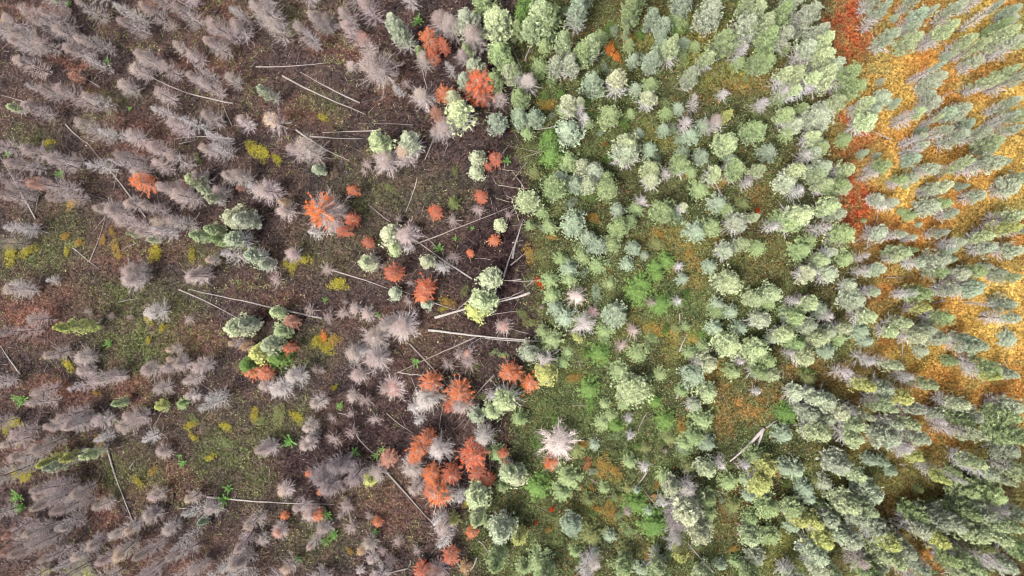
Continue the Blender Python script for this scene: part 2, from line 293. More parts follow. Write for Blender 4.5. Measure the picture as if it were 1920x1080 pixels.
def burnt(r, kind):                               # fire-killed: a brush of fine bare twigs
    (tv, tf), cz = trunk_mesh(r, rad=.062); h = 7.0
    pw = .80 if kind == 'd' else .8
    prof = lambda t: 1.38 * np.clip(1 - t, .01, 1) ** pw * (.55 + .45 * np.clip(t * 4, 0, 1))
    gap, per = (.26 * r.uniform(.85, 1.3), 7) if kind == 'd' else (.34, 6)
    pw *= r.uniform(.75, 1.3); dens = r.uniform(.7, 1.25)
    zs, az, Ln, el, st = branch_set(r, cz, .7, 6.9, gap, per, prof, .15, .9, .26)
    Ln = Ln * (.72 + .45 * np.sin(az * 1.5 + zs * 1.1 + r.uniform(0, 6)) ** 2)
    if True: keepb = (r.random(len(zs)) < .82) & (vnoise(az * 1.2, zs * 1.0, 1.0, r.uniform(0, 9)) > .24); zs, az, Ln, el, st = zs[keepb], az[keepb], Ln[keepb], el[keepb], st[keepb]
    m = len(zs); mid = bpos(st, az, Ln, el, .5); end = bpos(st, az, Ln, el, 1.)
    w = .011 if kind == 'd' else .018
    parts = [prisms(st, mid, np.full(m, w), np.full(m, w * .75)), prisms(mid, end, np.full(m, w * .75), np.full(m, .004))]
    n = int(16 * dens) if kind == 'd' else 12
    S_ = np.repeat(st, n, 0); A = np.repeat(az, n); Lr = np.repeat(Ln, n); E = np.repeat(el, n); s = r.uniform(.2, 1, len(A)) ** .8
    P = bpos(S_, A, Lr, E, s); dv = unit(np.stack([np.cos(A), np.sin(A), np.full(len(A), .35)], 1) + r.normal(0, .75, (len(A), 3)))
    Lw = r.uniform(.12, .42, len(A)); tw = .0088 if kind == 'd' else .011
    P2 = P + dv * Lw[:, None]; parts.append(prisms(P, P2, np.full(len(A), tw), np.full(len(A), .002)))
    bv, bf = merge(parts); bt = np.clip(r.normal(.5, .28, len(bv) // 6).repeat(6), 0, 1)
    out = dict(trunk=(tv, tf, None, M_BARK), bare_branches=(bv, bf, bt, M_TWIG))
    if kind == 'd':                               # scorched needles kept near the top
        top = np.where(P2[:, 2] > 5.5 + r.normal(0, .45, len(P2)))[0]; C = P2[top]
        n = 4; Ci = np.repeat(C, n, 0); q = unit(r.normal(size=Ci.shape))
        V, F = blades(Ci + q * .05, q, .10 * r.uniform(.5, 1.2, len(Ci)), np.full(len(Ci), .026), r)
        rest = P2[r.random(len(P2)) < .2]; Ci = np.repeat(rest, 3, 0); q = unit(r.normal(size=Ci.shape))
        V2, F2 = blades(Ci + q * .04, q, .10 * r.uniform(.5, 1.2, len(Ci)), np.full(len(Ci), .014), r)
        V, F = merge([(V, F), (V2, F2)])
        out['scorched_needles'] = (V, F, np.clip(r.normal(.5, .2, len(F)).repeat(3), 0, 1), M_NEEDLE)
    return out
def rust(r, sparse=False):                        # crown with rust-orange dead needles, wide and airy
    (tv, tf), cz = trunk_mesh(r, rad=.10); h = 7.0
    prof = lambda t: 1.18 * np.sqrt(np.clip(1 - t ** 1.6, .02, 1)) * (.55 + .45 * np.clip(t * 3, 0, 1))
    zs, az, Ln, el, st = branch_set(r, cz, 1.0, 6.8, .42, 8, prof, .1, .9, .25)
    Ln = Ln * (.85 + .28 * np.sin(az * 2.5 + zs + r.uniform(0, 6)) ** 2)
    m = len(zs); mid = bpos(st, az, Ln, el, .5); end = bpos(st, az, Ln, el, 1.)
    n = 9; S_ = np.repeat(st, n, 0); A = np.repeat(az, n); Lr = np.repeat(Ln, n); E = np.repeat(el, n); s = r.uniform(.3, 1, len(A))
    P = bpos(S_, A, Lr, E, s); dv = unit(np.stack([np.cos(A), np.sin(A), np.full(len(A), .4)], 1) + r.normal(0, .5, (len(A), 3))); P2 = P + dv * r.uniform(.1, .35, len(A))[:, None]
    bv, bf = merge([prisms(st, mid, np.full(m, .016), np.full(m, .010)), prisms(mid, end, np.full(m, .01), np.full(m, .004)), prisms(P, P2, np.full(len(A), .008), np.full(len(A), .003))])
    sec = ((vnoise(np.cos(A) * 1.6, np.sin(A) * 1.6 + P[:, 2] * .5, 1.0, r.uniform(0, 9)) > .42) & (np.hypot(P[:, 0], P[:, 1]) < .80)) if sparse else (r.random(len(A)) < .74)
    keep = sec & (s > (.35 if sparse else .2)); C = (P + P2)[keep] / 2
    fv, ff, ft = tufts(r, C, dv[keep], np.full(len(C), .12), 12, .10, .028, np.clip(.5 + r.normal(0, .3, len(C)), 0, 1))
    return dict(trunk=(tv, tf, None, M_BARK), bare_branches=(bv, bf, np.clip(r.normal(.5, .2, len(bv) // 6).repeat(6), 0, 1), M_TWIG), needles=(fv, ff, ft, M_RUST))
def seedling(r):                                  # 1 m: a leafy star of upright shoots
    C = []; D = []; st0 = []; st1 = []
    k = r.integers(11, 15)
    for i in range(k):
        a = i * 6.283 / k + r.normal(0, .2); ln = r.uniform(.4, 1.05); el = r.uniform(.15, .9)
        dv = np.array([math.cos(a) * math.cos(el), math.sin(a) * math.cos(el), math.sin(el)]); st0.append([0, 0, .25]); st1.append(np.array([0, 0, .25]) + dv * ln)
        for s in np.linspace(.18, 1, 15):
            for q in (-1, 1, 0):
                C.append(np.array([0, 0, .25]) + dv * ln * s + r.normal(0, .015, 3)); D.append(dv + np.array([-math.sin(a), math.cos(a), .3]) * q * .9 + r.normal(0, .15, 3))
    for i in range(40): C.append(r.normal(0, .1, 3) + [0, 0, .55]); D.append(r.normal(0, 1, 3) + [0, 0, .9])
    C = np.array(C); D = unit(np.array(D)); V, F = blades(C, D, r.uniform(.10, .2, len(C)), r.uniform(.04, .08, len(C)), r)
    sv, sf = merge([tube([(0, 0, -.1), (0, 0, .2), (.01, 0, .45), (0, .01, .7)], [.025, .022, .018, .01], 6), prisms(np.array(st0, float), np.array(st1), np.full(k, .012), np.full(k, .004))])
    return dict(stem=(sv, sf, None, M_BARK), leaves=(V, F, np.clip(r.normal(.5, .25, len(F)).repeat(3), 0, 1), M_LEAF))
def bush(r):                                      # 1 m: low leafy mound with open irregular outline
    k = 46; C = []; p0 = []
    for i in range(k):
        a = r.uniform(0, 6.283); rr = r.uniform(0, 1) ** .6 * (.75 + .3 * math.sin(2 * a + 1)); C.append([math.cos(a) * rr, math.sin(a) * rr * .8, .25 + .5 * (1 - rr * rr) * r.uniform(.5, 1.1)])
    C = np.array(C); sv, sf = prisms(C * [.12, .12, 0] + [0, 0, -.1], C, np.full(k, .014), np.full(k, .005))
    n = 26; Ci = np.repeat(C, n, 0) + r.normal(0, [.11, .11, .08], (k * n, 3)); dv = unit(r.normal(size=Ci.shape) + [0, 0, .5])
    V, F = blades(Ci, dv, r.uniform(.05, .11, len(Ci)), r.uniform(.04, .07, len(Ci)), r)
    return dict(stems=(sv, sf, np.full(len(sv), .4), M_TWIG), leaves=(V, F, np.clip(np.repeat(r.normal(.5, .2, k), n).repeat(3) + r.normal(0, .1, len(F)).repeat(3), 0, 1), M_LEAF))
def tuftling(r):                                  # 1 m: dead sapling seen as a pale star of fine twigs
    k = 70; a = r.uniform(0, 6.283, k); z = r.uniform(.1, 1.0, k); L_ = (1.15 - z * .9) * r.uniform(.5, 1.1, k)
    p0 = np.stack([0 * a, 0 * a, z], 1); p1 = p0 + np.stack([np.cos(a) * L_, np.sin(a) * L_, L_ * .25], 1)
    n = 10; P = np.repeat(p0, n, 0) + (np.repeat(p1 - p0, n, 0)) * r.uniform(.1, 1, (k * n, 1)); dv = unit(np.repeat(p1 - p0, n, 0) + r.normal(0, .35, (k * n, 3)))
    bv, bf = merge([prisms(p0, p1, np.full(k, .008), np.full(k, .003)), prisms(P, P + dv * r.uniform(.08, .3, (k * n, 1)), np.full(k * n, .006), np.full(k * n, .002))])
    tv, tf = tube([(0, 0, -.1), (.01, 0, .5), (0, 0, 1.1)], [.03, .02, .006], 6)
    return dict(trunk=(tv, tf, None, M_BARK), bare_branches=(bv, bf, np.clip(r.normal(.5, .2, len(bv) // 6).repeat(6), 0, 1), M_TWIG))

PROTO = {}
def build_protos():
    def reg(key, parts): PROTO.setdefault(key, []).append({n: make_mesh(key + "_" + n, v, f, m, t if t is not None else None, smooth=(m is M_BARK)) for n, (v, f, t, m) in parts.items()})
    sd_ = 100
    for st, cnt in (('a', 4), ('b', 5), ('c', 4), ('r', 4)):
        for i in range(cnt): sd_ += 1; reg('p' + st, pine(np.random.default_rng(sd_), st))
    for i in range(4): sd_ += 1; reg('s', spruce(np.random.default_rng(sd_)))
    for i in range(12): sd_ += 1; reg('d', burnt(np.random.default_rng(sd_), 'd'))
    for i in range(4): sd_ += 1; reg('w', burnt(np.random.default_rng(sd_), 'w'))
    for i in range(3): sd_ += 1; reg('o', rust(np.random.default_rng(sd_)))
    for i in range(2): sd_ += 1; reg('q', rust(np.random.default_rng(sd_), True))
    for i in range(3): sd_ += 1; reg('t', seedling(np.random.default_rng(sd_)))
    for i in range(3): sd_ += 1; reg('y', bush(np.random.default_rng(sd_)))
    for i in range(3): sd_ += 1; reg('f', tuftling(np.random.default_rng(sd_)))
build_protos()

# ------------------------------------------------------------------ what stands where.  kind, tip x, tip y (4x tile pixels), height m, radius m, colour
# p pine (style letter may follow)  s young spruce  d burnt tree  w bleached snag  o rust needles  q half rust  t seedling  y leafy bush  f dead sapling
T = {}
T[0, 0] = """d 20 240 8 1.1;d 20 130 8;d 220 165 7;d 400 200 7;d 560 150 8;d 580 10 8;w 830 40 8 1.2;d 700 20 8;d 1180 180 9 1.3;d 1420 390 6 .9;w 1700 20 8 1.1;d 1560 140 8 1.2;d 1160 690 6.5;w 1140 800 7 1.1;w 1340 880 7.5 1.3;d 590 950 7 1.2;d 930 990 7 1.2
d 150 790 6;w 160 630 7;d 640 600 4 .8;d 240 290 7;d 500 350 7;w 600 430 7.5 .9;d 800 300 8;d 980 380 7;d 1050 430 6.5 1.2;w 1450 490 7 1;d 1700 560 6;d 1200 500 6.5;d 320 480 4 .7;o 520 560 2.5 .7 du;d 0 520 7;p 40 780 3.5 .8 yg;d 1560 290 7
d 80 280 8;t 490 20 .7;t 400 5 .5;t 795 450 .5;t 960 810 .5;t 580 920 .5;y 350 1065 .5;y 20 160 .4 .6 tn;d 1030 30 8;d 1250 10 8;d 120 20 8;d 300 60 7;d 880 120 8;d 640 260 7.5;d 350 350 7;d 130 450 7;d 400 470 5;d 1300 330 7;d 1730 180 7 1.3;d 1400 560 6;d 1520 620 6
d 900 620 5;d 450 700 7 1.2;d 620 720 7;d 260 620 6;d 1250 930 6;w 760 960 6 1.1;d 1500 850 6 1.3;w 1560 1000 6 1.2;d 1780 900 5;d 1440 20 7;f 480 80 1.2 .8;d 1000 500 6;d 1850 30 7 1.2;w 900 20 7"""
T[480, 0] = """d 20 60 9 1.3;d 50 130 8.5 1.2;d 290 180 8 1.4;w 350 230 8 .9;d 430 100 8 1.3;d 660 190 7 1.1;d 800 0 9 1.6;d 760 290 7 1.2 ru;d 850 400 8.5 2;w 1040 640 5 .8;d 640 60 7 1;pb 1000 110 8 1.3 sg;pb 1060 200 7 1.5 sg;pa 1210 350 4 .6 gg;t 1205 135 1.1
o 1280 250 5 1.1 or;o 1310 390 3 .9 rd;o 1385 300 4 .8 rd;d 1350 130 8 1.4;d 1440 110 8 1.5;pa 1560 80 7.5 1.5 sg;pa 1570 340 6 .8 yg;d 1540 380 5 1.1;w 1430 460 6 .8;pa 1620 460 5 1.2 sg;o 1640 600 5 1.9 rd;o 1690 680 4 1.2 rd;o 1400 660 4 1.1 or;pa 1440 700 7 .9 cr
pb 1500 800 7 1.8 yg;pa 1540 560 6 1 sg;d 1210 680 7 1.5;o 1350 830 4 .8 du;d 1400 920 6 1.2;d 1230 420 6 1.2;pa 1780 80 7 1.8 yg;pa 1820 340 6 1.6 gg;pa 1790 570 5 1.2 gg;pa 1790 890 5.5 1.3 bg;pa 1880 490 6 1.1 cr;pa 870 1050 6 1.5 yg;pb 1110 1030 6 1.7 sg;pb 20 650 6 .9 sg
d 90 690 6.5 2;d 50 850 6 1.5 tn;t 1190 180 .4;d 500 130 6;d 700 480 2.5 .8;d 1640 230 7 1.4;d 1330 960 4 1;f 1120 620 1.5 .8;d 1700 700 4 .9;d 1800 720 3;y 500 880 .4"""
T[0, 270] = """t 40 70 .7;t 430 220 .9;o 1000 270 4 1.3 or;o 1310 310 3 .6 or;pa 1385 240 5 .9 yg;pb 1460 330 6 .9 cr;pb 1530 400 5 .9 cr;o 1780 320 2 .4 du;pa 1690 530 6 1.5 cr;pa 1760 540 6 1.4 sg;pa 1420 670 5 .9 yg;pa 1540 640 5 1 yg;pa 1580 720 5 .9 gg;pb 1700 700 6 1.4 sg
pa 940 670 3.5 .5 cr;pa 1100 710 3 .6 cr;w 1120 660 6 1.2;d 1180 550 6.5 1 tn;d 900 600 7;d 1010 640 6.5;w 1640 840 7 1.2;pb 1840 830 6 1.4 sg;d 1540 860 4 .6 tn;d 1400 990 6 1.2;d 1470 960 6 1;d 950 960 7 1.3;d 900 1010 7 1.2;w 10 620 7 1.3;w 100 620 5 1.2;d 0 400 7
d 240 280 8 1.2 ru;d 340 350 8;d 480 380 8;d 620 430 7;d 850 50 7;w 640 130 6 1.2;w 850 120 7 1.1;d 480 120 7;d 300 120 7;d 150 50 7;d 350 60 7;d 1100 30 8;d 1000 180 6;d 1150 160 6;d 700 440 7;d 720 490 6;d 1200 350 6.5;d 1280 330 6.5;d 1320 370 6 1.2;d 1660 220 7
d 1730 240 6;w 1820 340 6;d 1500 10 7;w 1540 0 7;d 1450 240 6;y 1150 810 .5 1.6 yl;y 1430 840 .5 .9 yl;y 60 820 .5 1.6 yl;y 190 810 .5 1.3 yl;y 490 800 .4 .7 yl;y 850 770 .4 1.1 ty;y 830 655 .4 .7 ty;y 760 720 .4 .8 ty;y 1480 110 .4 .8 ol;y 530 440 .4 1.2 ty;y 1890 40 .5 1.3 yl
d 20 1060 7;d 380 1020 6;w 340 1020 3 .8;d 0 1000 8;d 60 330 7;d 40 130 8;d 950 440 6;d 1050 470 6;d 1280 580 6 1.2;d 1150 620 5.5;d 780 520 5;d 300 190 7;d 1240 90 7;d 1600 340 5;y 480 690 .4 .9 ty;y 580 740 .4 .9 ty;y 880 840 .3 .7 ty"""
T[480, 270] = """d 230 20 6 1.1;d 320 30 7 1.5;pa 440 170 3 .7 sg;y 40 60 .5 1.5 yl;y 150 110 .5 1 yl;d 960 110 6 1.4;d 1090 60 6 1.5 tn;pa 1640 80 4.5 1 cr;pa 1640 190 3.5 1 cr;o 1790 90 4 .9 rd;o 1735 150 3 .5 rd;t 1880 120 .8;o 705 335 3 .75 or;d 520 490 6.2 2.7;q 440 470 6.0 2.2 or
d 60 540 6 1.9;d 180 480 6 1.4;o 620 640 4 .8 rd;o 690 560 3 .9 rd;w 400 660 4 1.1;d 40 330 6 1.7;o 1320 500 3.5 .9 rd;s 1470 430 2 1 ol;o 1670 390 3 .8 rd;f 1470 570 1.5 1;f 1660 490 1.5 1;pa 1820 600 2.5 .9 cr;f 1890 530 1.3 .8;o 1780 710 2 .7 or;o 1600 820 2 .5 or
o 815 740 2.5 .7 rd;pa 970 670 4 1.3 cr;pa 1010 780 3.5 .8 yg;d 1090 660 4.5 1.4;w 1120 780 3 .8;pa 800 890 4 1.1 cr;d 860 870 4 1.2;o 1000 950 4 1 rd;o 1015 980 3 .8 or;pa 1260 890 4 .9 cr;w 1380 920 5 1.2;t 1370 780 .85;t 1490 710 .4;t 1620 630 .4;y 270 920 .5 1.1 yl;y 350 860 .5 1.1 yl
y 220 890 .4 .8 yl;y 610 1050 .5 1.5 yl;d 240 830 3 1;f 520 940 1.5 1.1;f 130 1020 1.8 1.2;o 1245 1075 4 1.2 rd;f 1480 850 1.3 1;pa 1740 1020 6.5 1.6 cr;pb 20 900 4 1 sg;y 1490 200 .4 .8 ol;y 780 490 .4 .6 ol;f 1150 1040 1 .6;d 560 600 3.5 1.2;f 800 200 1 .6;f 820 140 1.3 .9;y 990 330 .3 1 ol
f 1060 560 1.2 .6;pa 170 420 3.5 .5 tn"""
T[0, 540] = """w 20 30 7;d 60 60 7 1.2;d 20 10 7;d 100 20 7 1.3;d 0 250 8;d 0 340 8;d 80 300 7;d 200 240 6 1.2;d 300 300 6 .9 tn;pa 410 300 7.5 1.2 ly;t 790 420 .95;w 1110 170 4.5 1.4;y 1100 240 .5 .8 yl;y 1210 300 .5 .8 yl;y 1110 390 .4 .6 yl;y 1050 300 .4 .7 ol;y 490 580 .4 1.1 yl
d 330 490 6 1;d 510 480 6 1.1;d 570 520 5;d 1250 470 5 .8 tn;d 1260 530 5 .8 tn;d 1080 640 6 1;d 1230 620 6;d 1300 580 6;d 1520 640 6 .9;d 1450 590 5;d 1360 690 5;d 250 780 7 1.2;d 190 900 7 1.2;w 480 760 6.5 1.2;d 660 690 6;d 720 700 6 1.1;d 400 820 6.5;d 940 780 7.5 1.2
pa 830 880 3.5 .7 yg;pa 1170 900 3 .75 ly;w 1480 900 7 1.3;w 1560 850 6 1.2;d 400 970 7;d 720 930 6 1.2;w 520 990 5;pa 1700 300 6 1.2 cr;pa 1800 280 5 1 sg;d 1700 430 5 .8 tn;o 1810 440 3 .7 ta;pa 1880 500 4.5 1.4 ly;pa 1810 590 3.5 1.2 lm;o 1860 630 2.5 1 or;y 90 1010 .5 1.3 yl;y 30 1060 .5 1 yl
t 120 850 1.3;s 1330 880 1.8 .9 gg;y 1420 1035 .5 1 yl;y 1450 990 .4 .8 ol;d 480 1050 6;d 340 1060 6;d 900 1040 5;d 700 1010 6;d 1050 700 5.5;d 1150 760 5;d 1400 830 4;y 710 790 .5 .6 ty;d 950 1000 5;y 1690 1040 .4 1 yl;y 1900 960 .4 1 yl;d 600 620 4;d 1600 640 4;d 800 690 5.5;d 30 160 8
f 1410 240 .8 .8;f 820 215 1 .6;f 640 180 1 .6;f 960 220 1 .5"""
T[480, 540] = """pa 120 200 4 .9 yg;pa 150 320 4 1.1 yg;o 230 260 3 .9 du;pa 40 440 5 1.1 cr;s 130 520 3 1.8 lm;o 40 650 2.5 1 or;o 220 460 3 .7 rd;w 250 690 4.5 1.4;w 120 770 5 1.5;d 30 760 5;f 390 170 1.5 1;f 530 220 1.5 1;f 640 190 1.5 1.1;d 740 150 3 1.1;d 820 200 2.5 1;f 1130 100 1.3 .9
pa 1020 40 2.5 .8 sg;pa 1260 120 2.5 .9 sg;o 1230 60 3 .9 or;y 1430 110 .6 1.1 ty;y 1400 160 .4 .6 yl;t 510 90 .6;t 910 200 .5;t 1190 560 .8;d 1080 300 5.5 2.2;d 960 280 5 1.4;d 850 370 5 1.5;d 700 500 5 1.3;d 870 540 5 1.8;w 780 470 4 1;d 740 650 5 1.1;f 800 850 1.8 1.2;d 700 820 3 1.1
d 430 870 4.5 1.1;y 450 400 .6 1.2 yl;y 520 450 .6 1.3 yl;y 570 400 .5 1.3 ty;y 500 370 .5 .9 or;o 1290 720 4 1.3 or;w 1260 850 5 1.9;w 1160 940 4 1.1;w 1200 1000 3.5 .9;o 1500 810 4 1.5 or;o 1430 900 3.5 .8 rd;d 1530 890 4.5 1.5;pa 1680 100 5.5 1.5 yg;pa 1650 170 4 1.5 ly;f 1520 500 1.5 1
f 1590 560 1.5 1.3;f 1430 580 1.4 1.1;t 620 890 .7;y 580 750 .4 .6 yl;y 170 950 .4 1.5 ol;y 300 970 .4 1.2 yl;y 30 1000 .4 1 ol;f 430 610 1.2 .7;f 700 950 1.2 .7;f 560 980 1.2 .7;d 380 1050 4;pa 1640 970 4 1 sg;pb 1860 860 6 1.7 yg;pa 1760 940 5 1.3 yg;o 1890 640 4 1.2 or;w 1740 830 4 1
y 1560 30 .5 .8 ol;f 1830 280 1 1;d 1590 500 1.5 1.1 ru;d 1850 300 1.5 1 ru;y 1780 480 .4 .6 gg;y 1850 500 .4 .7 gg;y 1650 590 .4 .5 ol;y 1700 820 .4 .9 ol;f 1470 720 1 .6;f 660 105 1 .5;f 480 620 1 .6;f 950 760 1 .9;d 1030 770 1.2 1.3 ru;f 880 990 1.2 1"""
T[0, 810] = """pa 260 260 6 .9 ly;pb 310 290 6 .9 sg;pb 450 210 5 .8 ly;pb 600 180 5 .9 yg;w 700 60 5;d 860 150 6 1.1;d 960 80 6;w 1050 60 5 1.2;d 220 120 7;d 60 230 7;d 0 100 8;y 740 110 .7 1.4 ty;y 170 340 .5 1.3 yl;y 90 310 .4 1 yl;y 1020 380 .5 .9 yl;y 120 100 .4 .5 yl;y 1440 40 .5 .8 yl;y 1690 80 .4 1.2 ol
t 90 500 1.2;t 110 580 1;t 150 570 .7;t 1350 245 .8;t 1335 190 .5;t 1690 440 1;t 1650 530 1.2;d 20 750 7 1 ru;d 210 590 8;d 230 530 8;d 180 500 8;d 400 620 7.5;w 400 700 7;d 130 700 8;d 1390 520 5 .8 tn;d 1130 500 4;d 910 760 6 .9 tn;d 810 790 6;d 820 930 7 tn;d 1000 960 7;d 1100 900 7
w 1400 680 7 1.3;w 1270 870 8 1.1;s 1480 700 2.5 .8 bg;d 60 960 8;d 200 890 8;d 0 1000 8;d 300 1000 8;w 400 1040 7;y 620 1040 .8 1.5 ly;y 540 1070 .6 1.2 ly;y 320 1060 .5 .8 yl;d 1300 1050 8;d 1500 950 8;d 1650 900 7.5;w 1620 1060 5 1.2;d 1750 860 7;d 1850 700 5.5;y 1570 190 .4 .8 yl;d 660 850 6
d 560 950 7;d 1060 1070 8;s 1780 880 2 .8 sg;d 500 480 6;d 340 560 7;d 700 580 5;d 1200 760 6;d 40 860 8 1 ru;d 180 780 8;d 700 1000 6;d 1250 1000 7;d 1450 830 6;d 80 30 7;d 400 60 6;d 450 740 7;d 1700 1000 7;y 1130 300 .3 .8 ty;d 1100 640 4.5;d 1430 1070 7;d 1560 600 4;d 1800 1000 6;d 1180 180 3 .9"""
T[480, 810] = """t 230 85 1.3;t 730 160 .9;t 890 190 .8;t 940 140 .7;t 510 640 1.1;t 565 790 1.1;t 510 840 .8;t 890 755 .6;t 300 965 .8;d 60 130 5 1;d 20 170 5;d 340 100 5 1;d 390 50 4;f 700 20 2 1;d 180 470 4.5 1 tn;d 400 350 6 1.4 dk;d 520 430 5.5 1.4 dk;d 560 300 5 1.3 dk;d 700 350 5 1.3 dk
pa 830 380 3 .9 ly;d 880 320 4 1.2;o 980 220 2.5 1.1 du;o 715 375 1.3 .4 or;o 465 460 1.3 .4 or;o 375 320 1.3 .4 or;d 1160 290 4.5 1.4;d 1190 440 4.5 1.1;o 1190 130 4.5 1.2 or;o 1170 200 3 .9 or;w 1340 180 4.5 1.7;o 1260 60 4 1 or;o 1600 200 5 1.6 rd;o 1640 320 4 1 rd;o 1290 350 4 1.1 or
o 1440 340 4 1.2 rd;q 1340 480 4.5 1.7 or;o 1290 470 4 .9 or;d 1400 500 4.5 1.3 tn;w 1490 500 5 1.3;o 1730 380 2 .9 rd;w 1690 70 5 1.4;pa 1630 540 6 1.7 yg;pa 1620 700 7 1 yg;s 1860 500 3.5 1.7 gg;w 1340 700 5 1;d 1400 750 5.5 1.8;w 1400 860 6 1.2;s 1470 690 2.5 1 ly;o 1850 170 2 .7 rd;o 1880 250 1.5 .5 or
o 1440 970 3 1 rd;o 1220 1060 2.5 1 rd;pa 1830 790 6 1.6 sg;pa 1780 1040 8 1.2 gg;pb 1890 350 4.5 1.3 yg;o 1610 770 2 .8 or;f 660 580 1.6 1.2;f 1060 830 1.5 1;d 830 870 4 1;o 770 910 1.3 .5 ta;f 1000 990 1.8 1.1;d 300 600 4;d 380 640 3.5;o 440 640 2 .8 or;d 480 760 4;d 380 880 4 .9;o 900 690 1.5 .6 or
o 200 640 1.3 .5 or;f 700 730 1.4 1.2;d 210 1050 4 tn;f 1200 900 1.2 .8;o 1560 1040 2 .8 ty;d 60 600 2.5 .9 ru;s 1800 180 2 1.3 gg;s 1840 430 2 1;f 840 640 1 .7;f 620 640 1 .7;d 850 980 2.5 1;w 760 1060 2 .8;d 1350 1060 3 1.2 ru;y 700 900 .4 .7 ty;y 1580 540 .5 .7 yl;s 1720 700 2 1 gg;s 1900 900 3 1.2 gg
d 30 820 3 1;d 130 760 3 1 ru;f 940 900 1 .8;f 570 60 1.4 1.2;d 640 260 4 1.2 dk;d 470 380 5 1.2 dk"""
T[960, 0] = """s 30 150 5 1.3 gg;s 70 40 6 1.6 lm;pa 200 20 8 1.7 yg;pa 240 60 7 1.5 gg;pa 140 150 6.5 1.4 yg;pb 480 0 8 1.4 bg;w 490 90 6 1.1;y 740 360 1.4 1.1 or;y 790 420 .9 .8 or;pb 400 260 8 1.1 yg;pb 340 430 6 1.1 sg;pb 430 430 6.5 1.4 sg;pa 520 340 6.5 1.2 gg;pb 610 260 8 1.1 yg;pa 910 0 8 1.3 gg
pa 865 190 4.5 .5 yg;w 850 230 4 .7;s 890 300 3 1 gg;s 930 410 3 1 bg;pa 1080 70 5.5 1.1 bg;pa 1160 140 5 1 bg;s 1150 200 4 .9 bg;pa 1220 250 7.5 .9 yg;pb 1225 310 7.5 1.2 yg;s 1130 300 3 1 bg;pr 1060 420 6 1.4 bg;pb 800 560 6.5 1.4 cr;pb 1035 690 6 1.2 cr;pa 620 590 5 1.3 bg;s 640 640 3.5 1.2 gg
pb 430 730 6.5 1.3 cr;pc 505 740 6.5 1 cr;w 530 870 5 1.1;pa 740 830 4.5 1.4 gg;pb 20 480 7 .9 yg;w 110 590 5.5 1.4;pa 50 700 5 1.3 gg;pa 60 850 4.5 1.2 bg;pa 170 860 4 1.1 bg;pa 430 960 4 1.5 bg;pa 290 1030 3.5 1.4 lm;pb 1490 380 7 1 yg;pa 1380 530 6.5 1.1 sg;w 1420 720 7 1;w 1330 880 6 1.2
s 1160 940 3.5 1.1 bg;w 1190 1040 4 1.1;pa 1640 820 6 .6 ly;d 1520 900 5 1.2;pa 1630 240 7 1.5 gg;pc 1830 200 7.5 1 yg;w 1740 330 6.5 1.1;s 1730 430 3 1.1 gg;pb 1880 20 9 1 yg;pa 1790 110 8 1.4 sg;w 1700 20 8 1;pa 1530 20 7 1.5 sg;w 1610 680 3 1;w 1890 760 4 1;pa 1640 1030 5 1.3 yg
w 1770 1050 4 .9;pa 1850 950 5 1.5 gg;pa 870 1060 5 1.4 yg;s 960 980 2 .8 bg;s 1170 820 2.5 1 gg;s 210 470 2.5 1.3 gg;s 660 260 2.5 1.2 gg;s 1370 1000 3 1.2 bg;s 900 830 2 1 gg;s 940 640 2.5 1.1 bg;s 1300 300 2 1 bg;s 1390 320 2 .9 gg;s 1050 600 2.5 1.2 gg;s 1260 790 2 1 bg;s 560 900 2 1;s 380 800 2 1
s 1760 700 2 1 ol;s 1620 500 2 1.2 bg;s 780 420 2 1 bg;s 250 300 2.5 1.2 gg;s 1250 120 2.5 1.2 gg;s 1450 930 2 1 bg;s 110 980 2 1.2 gg;w 1900 480 5 1;pa 1900 400 6 1.1 gg"""
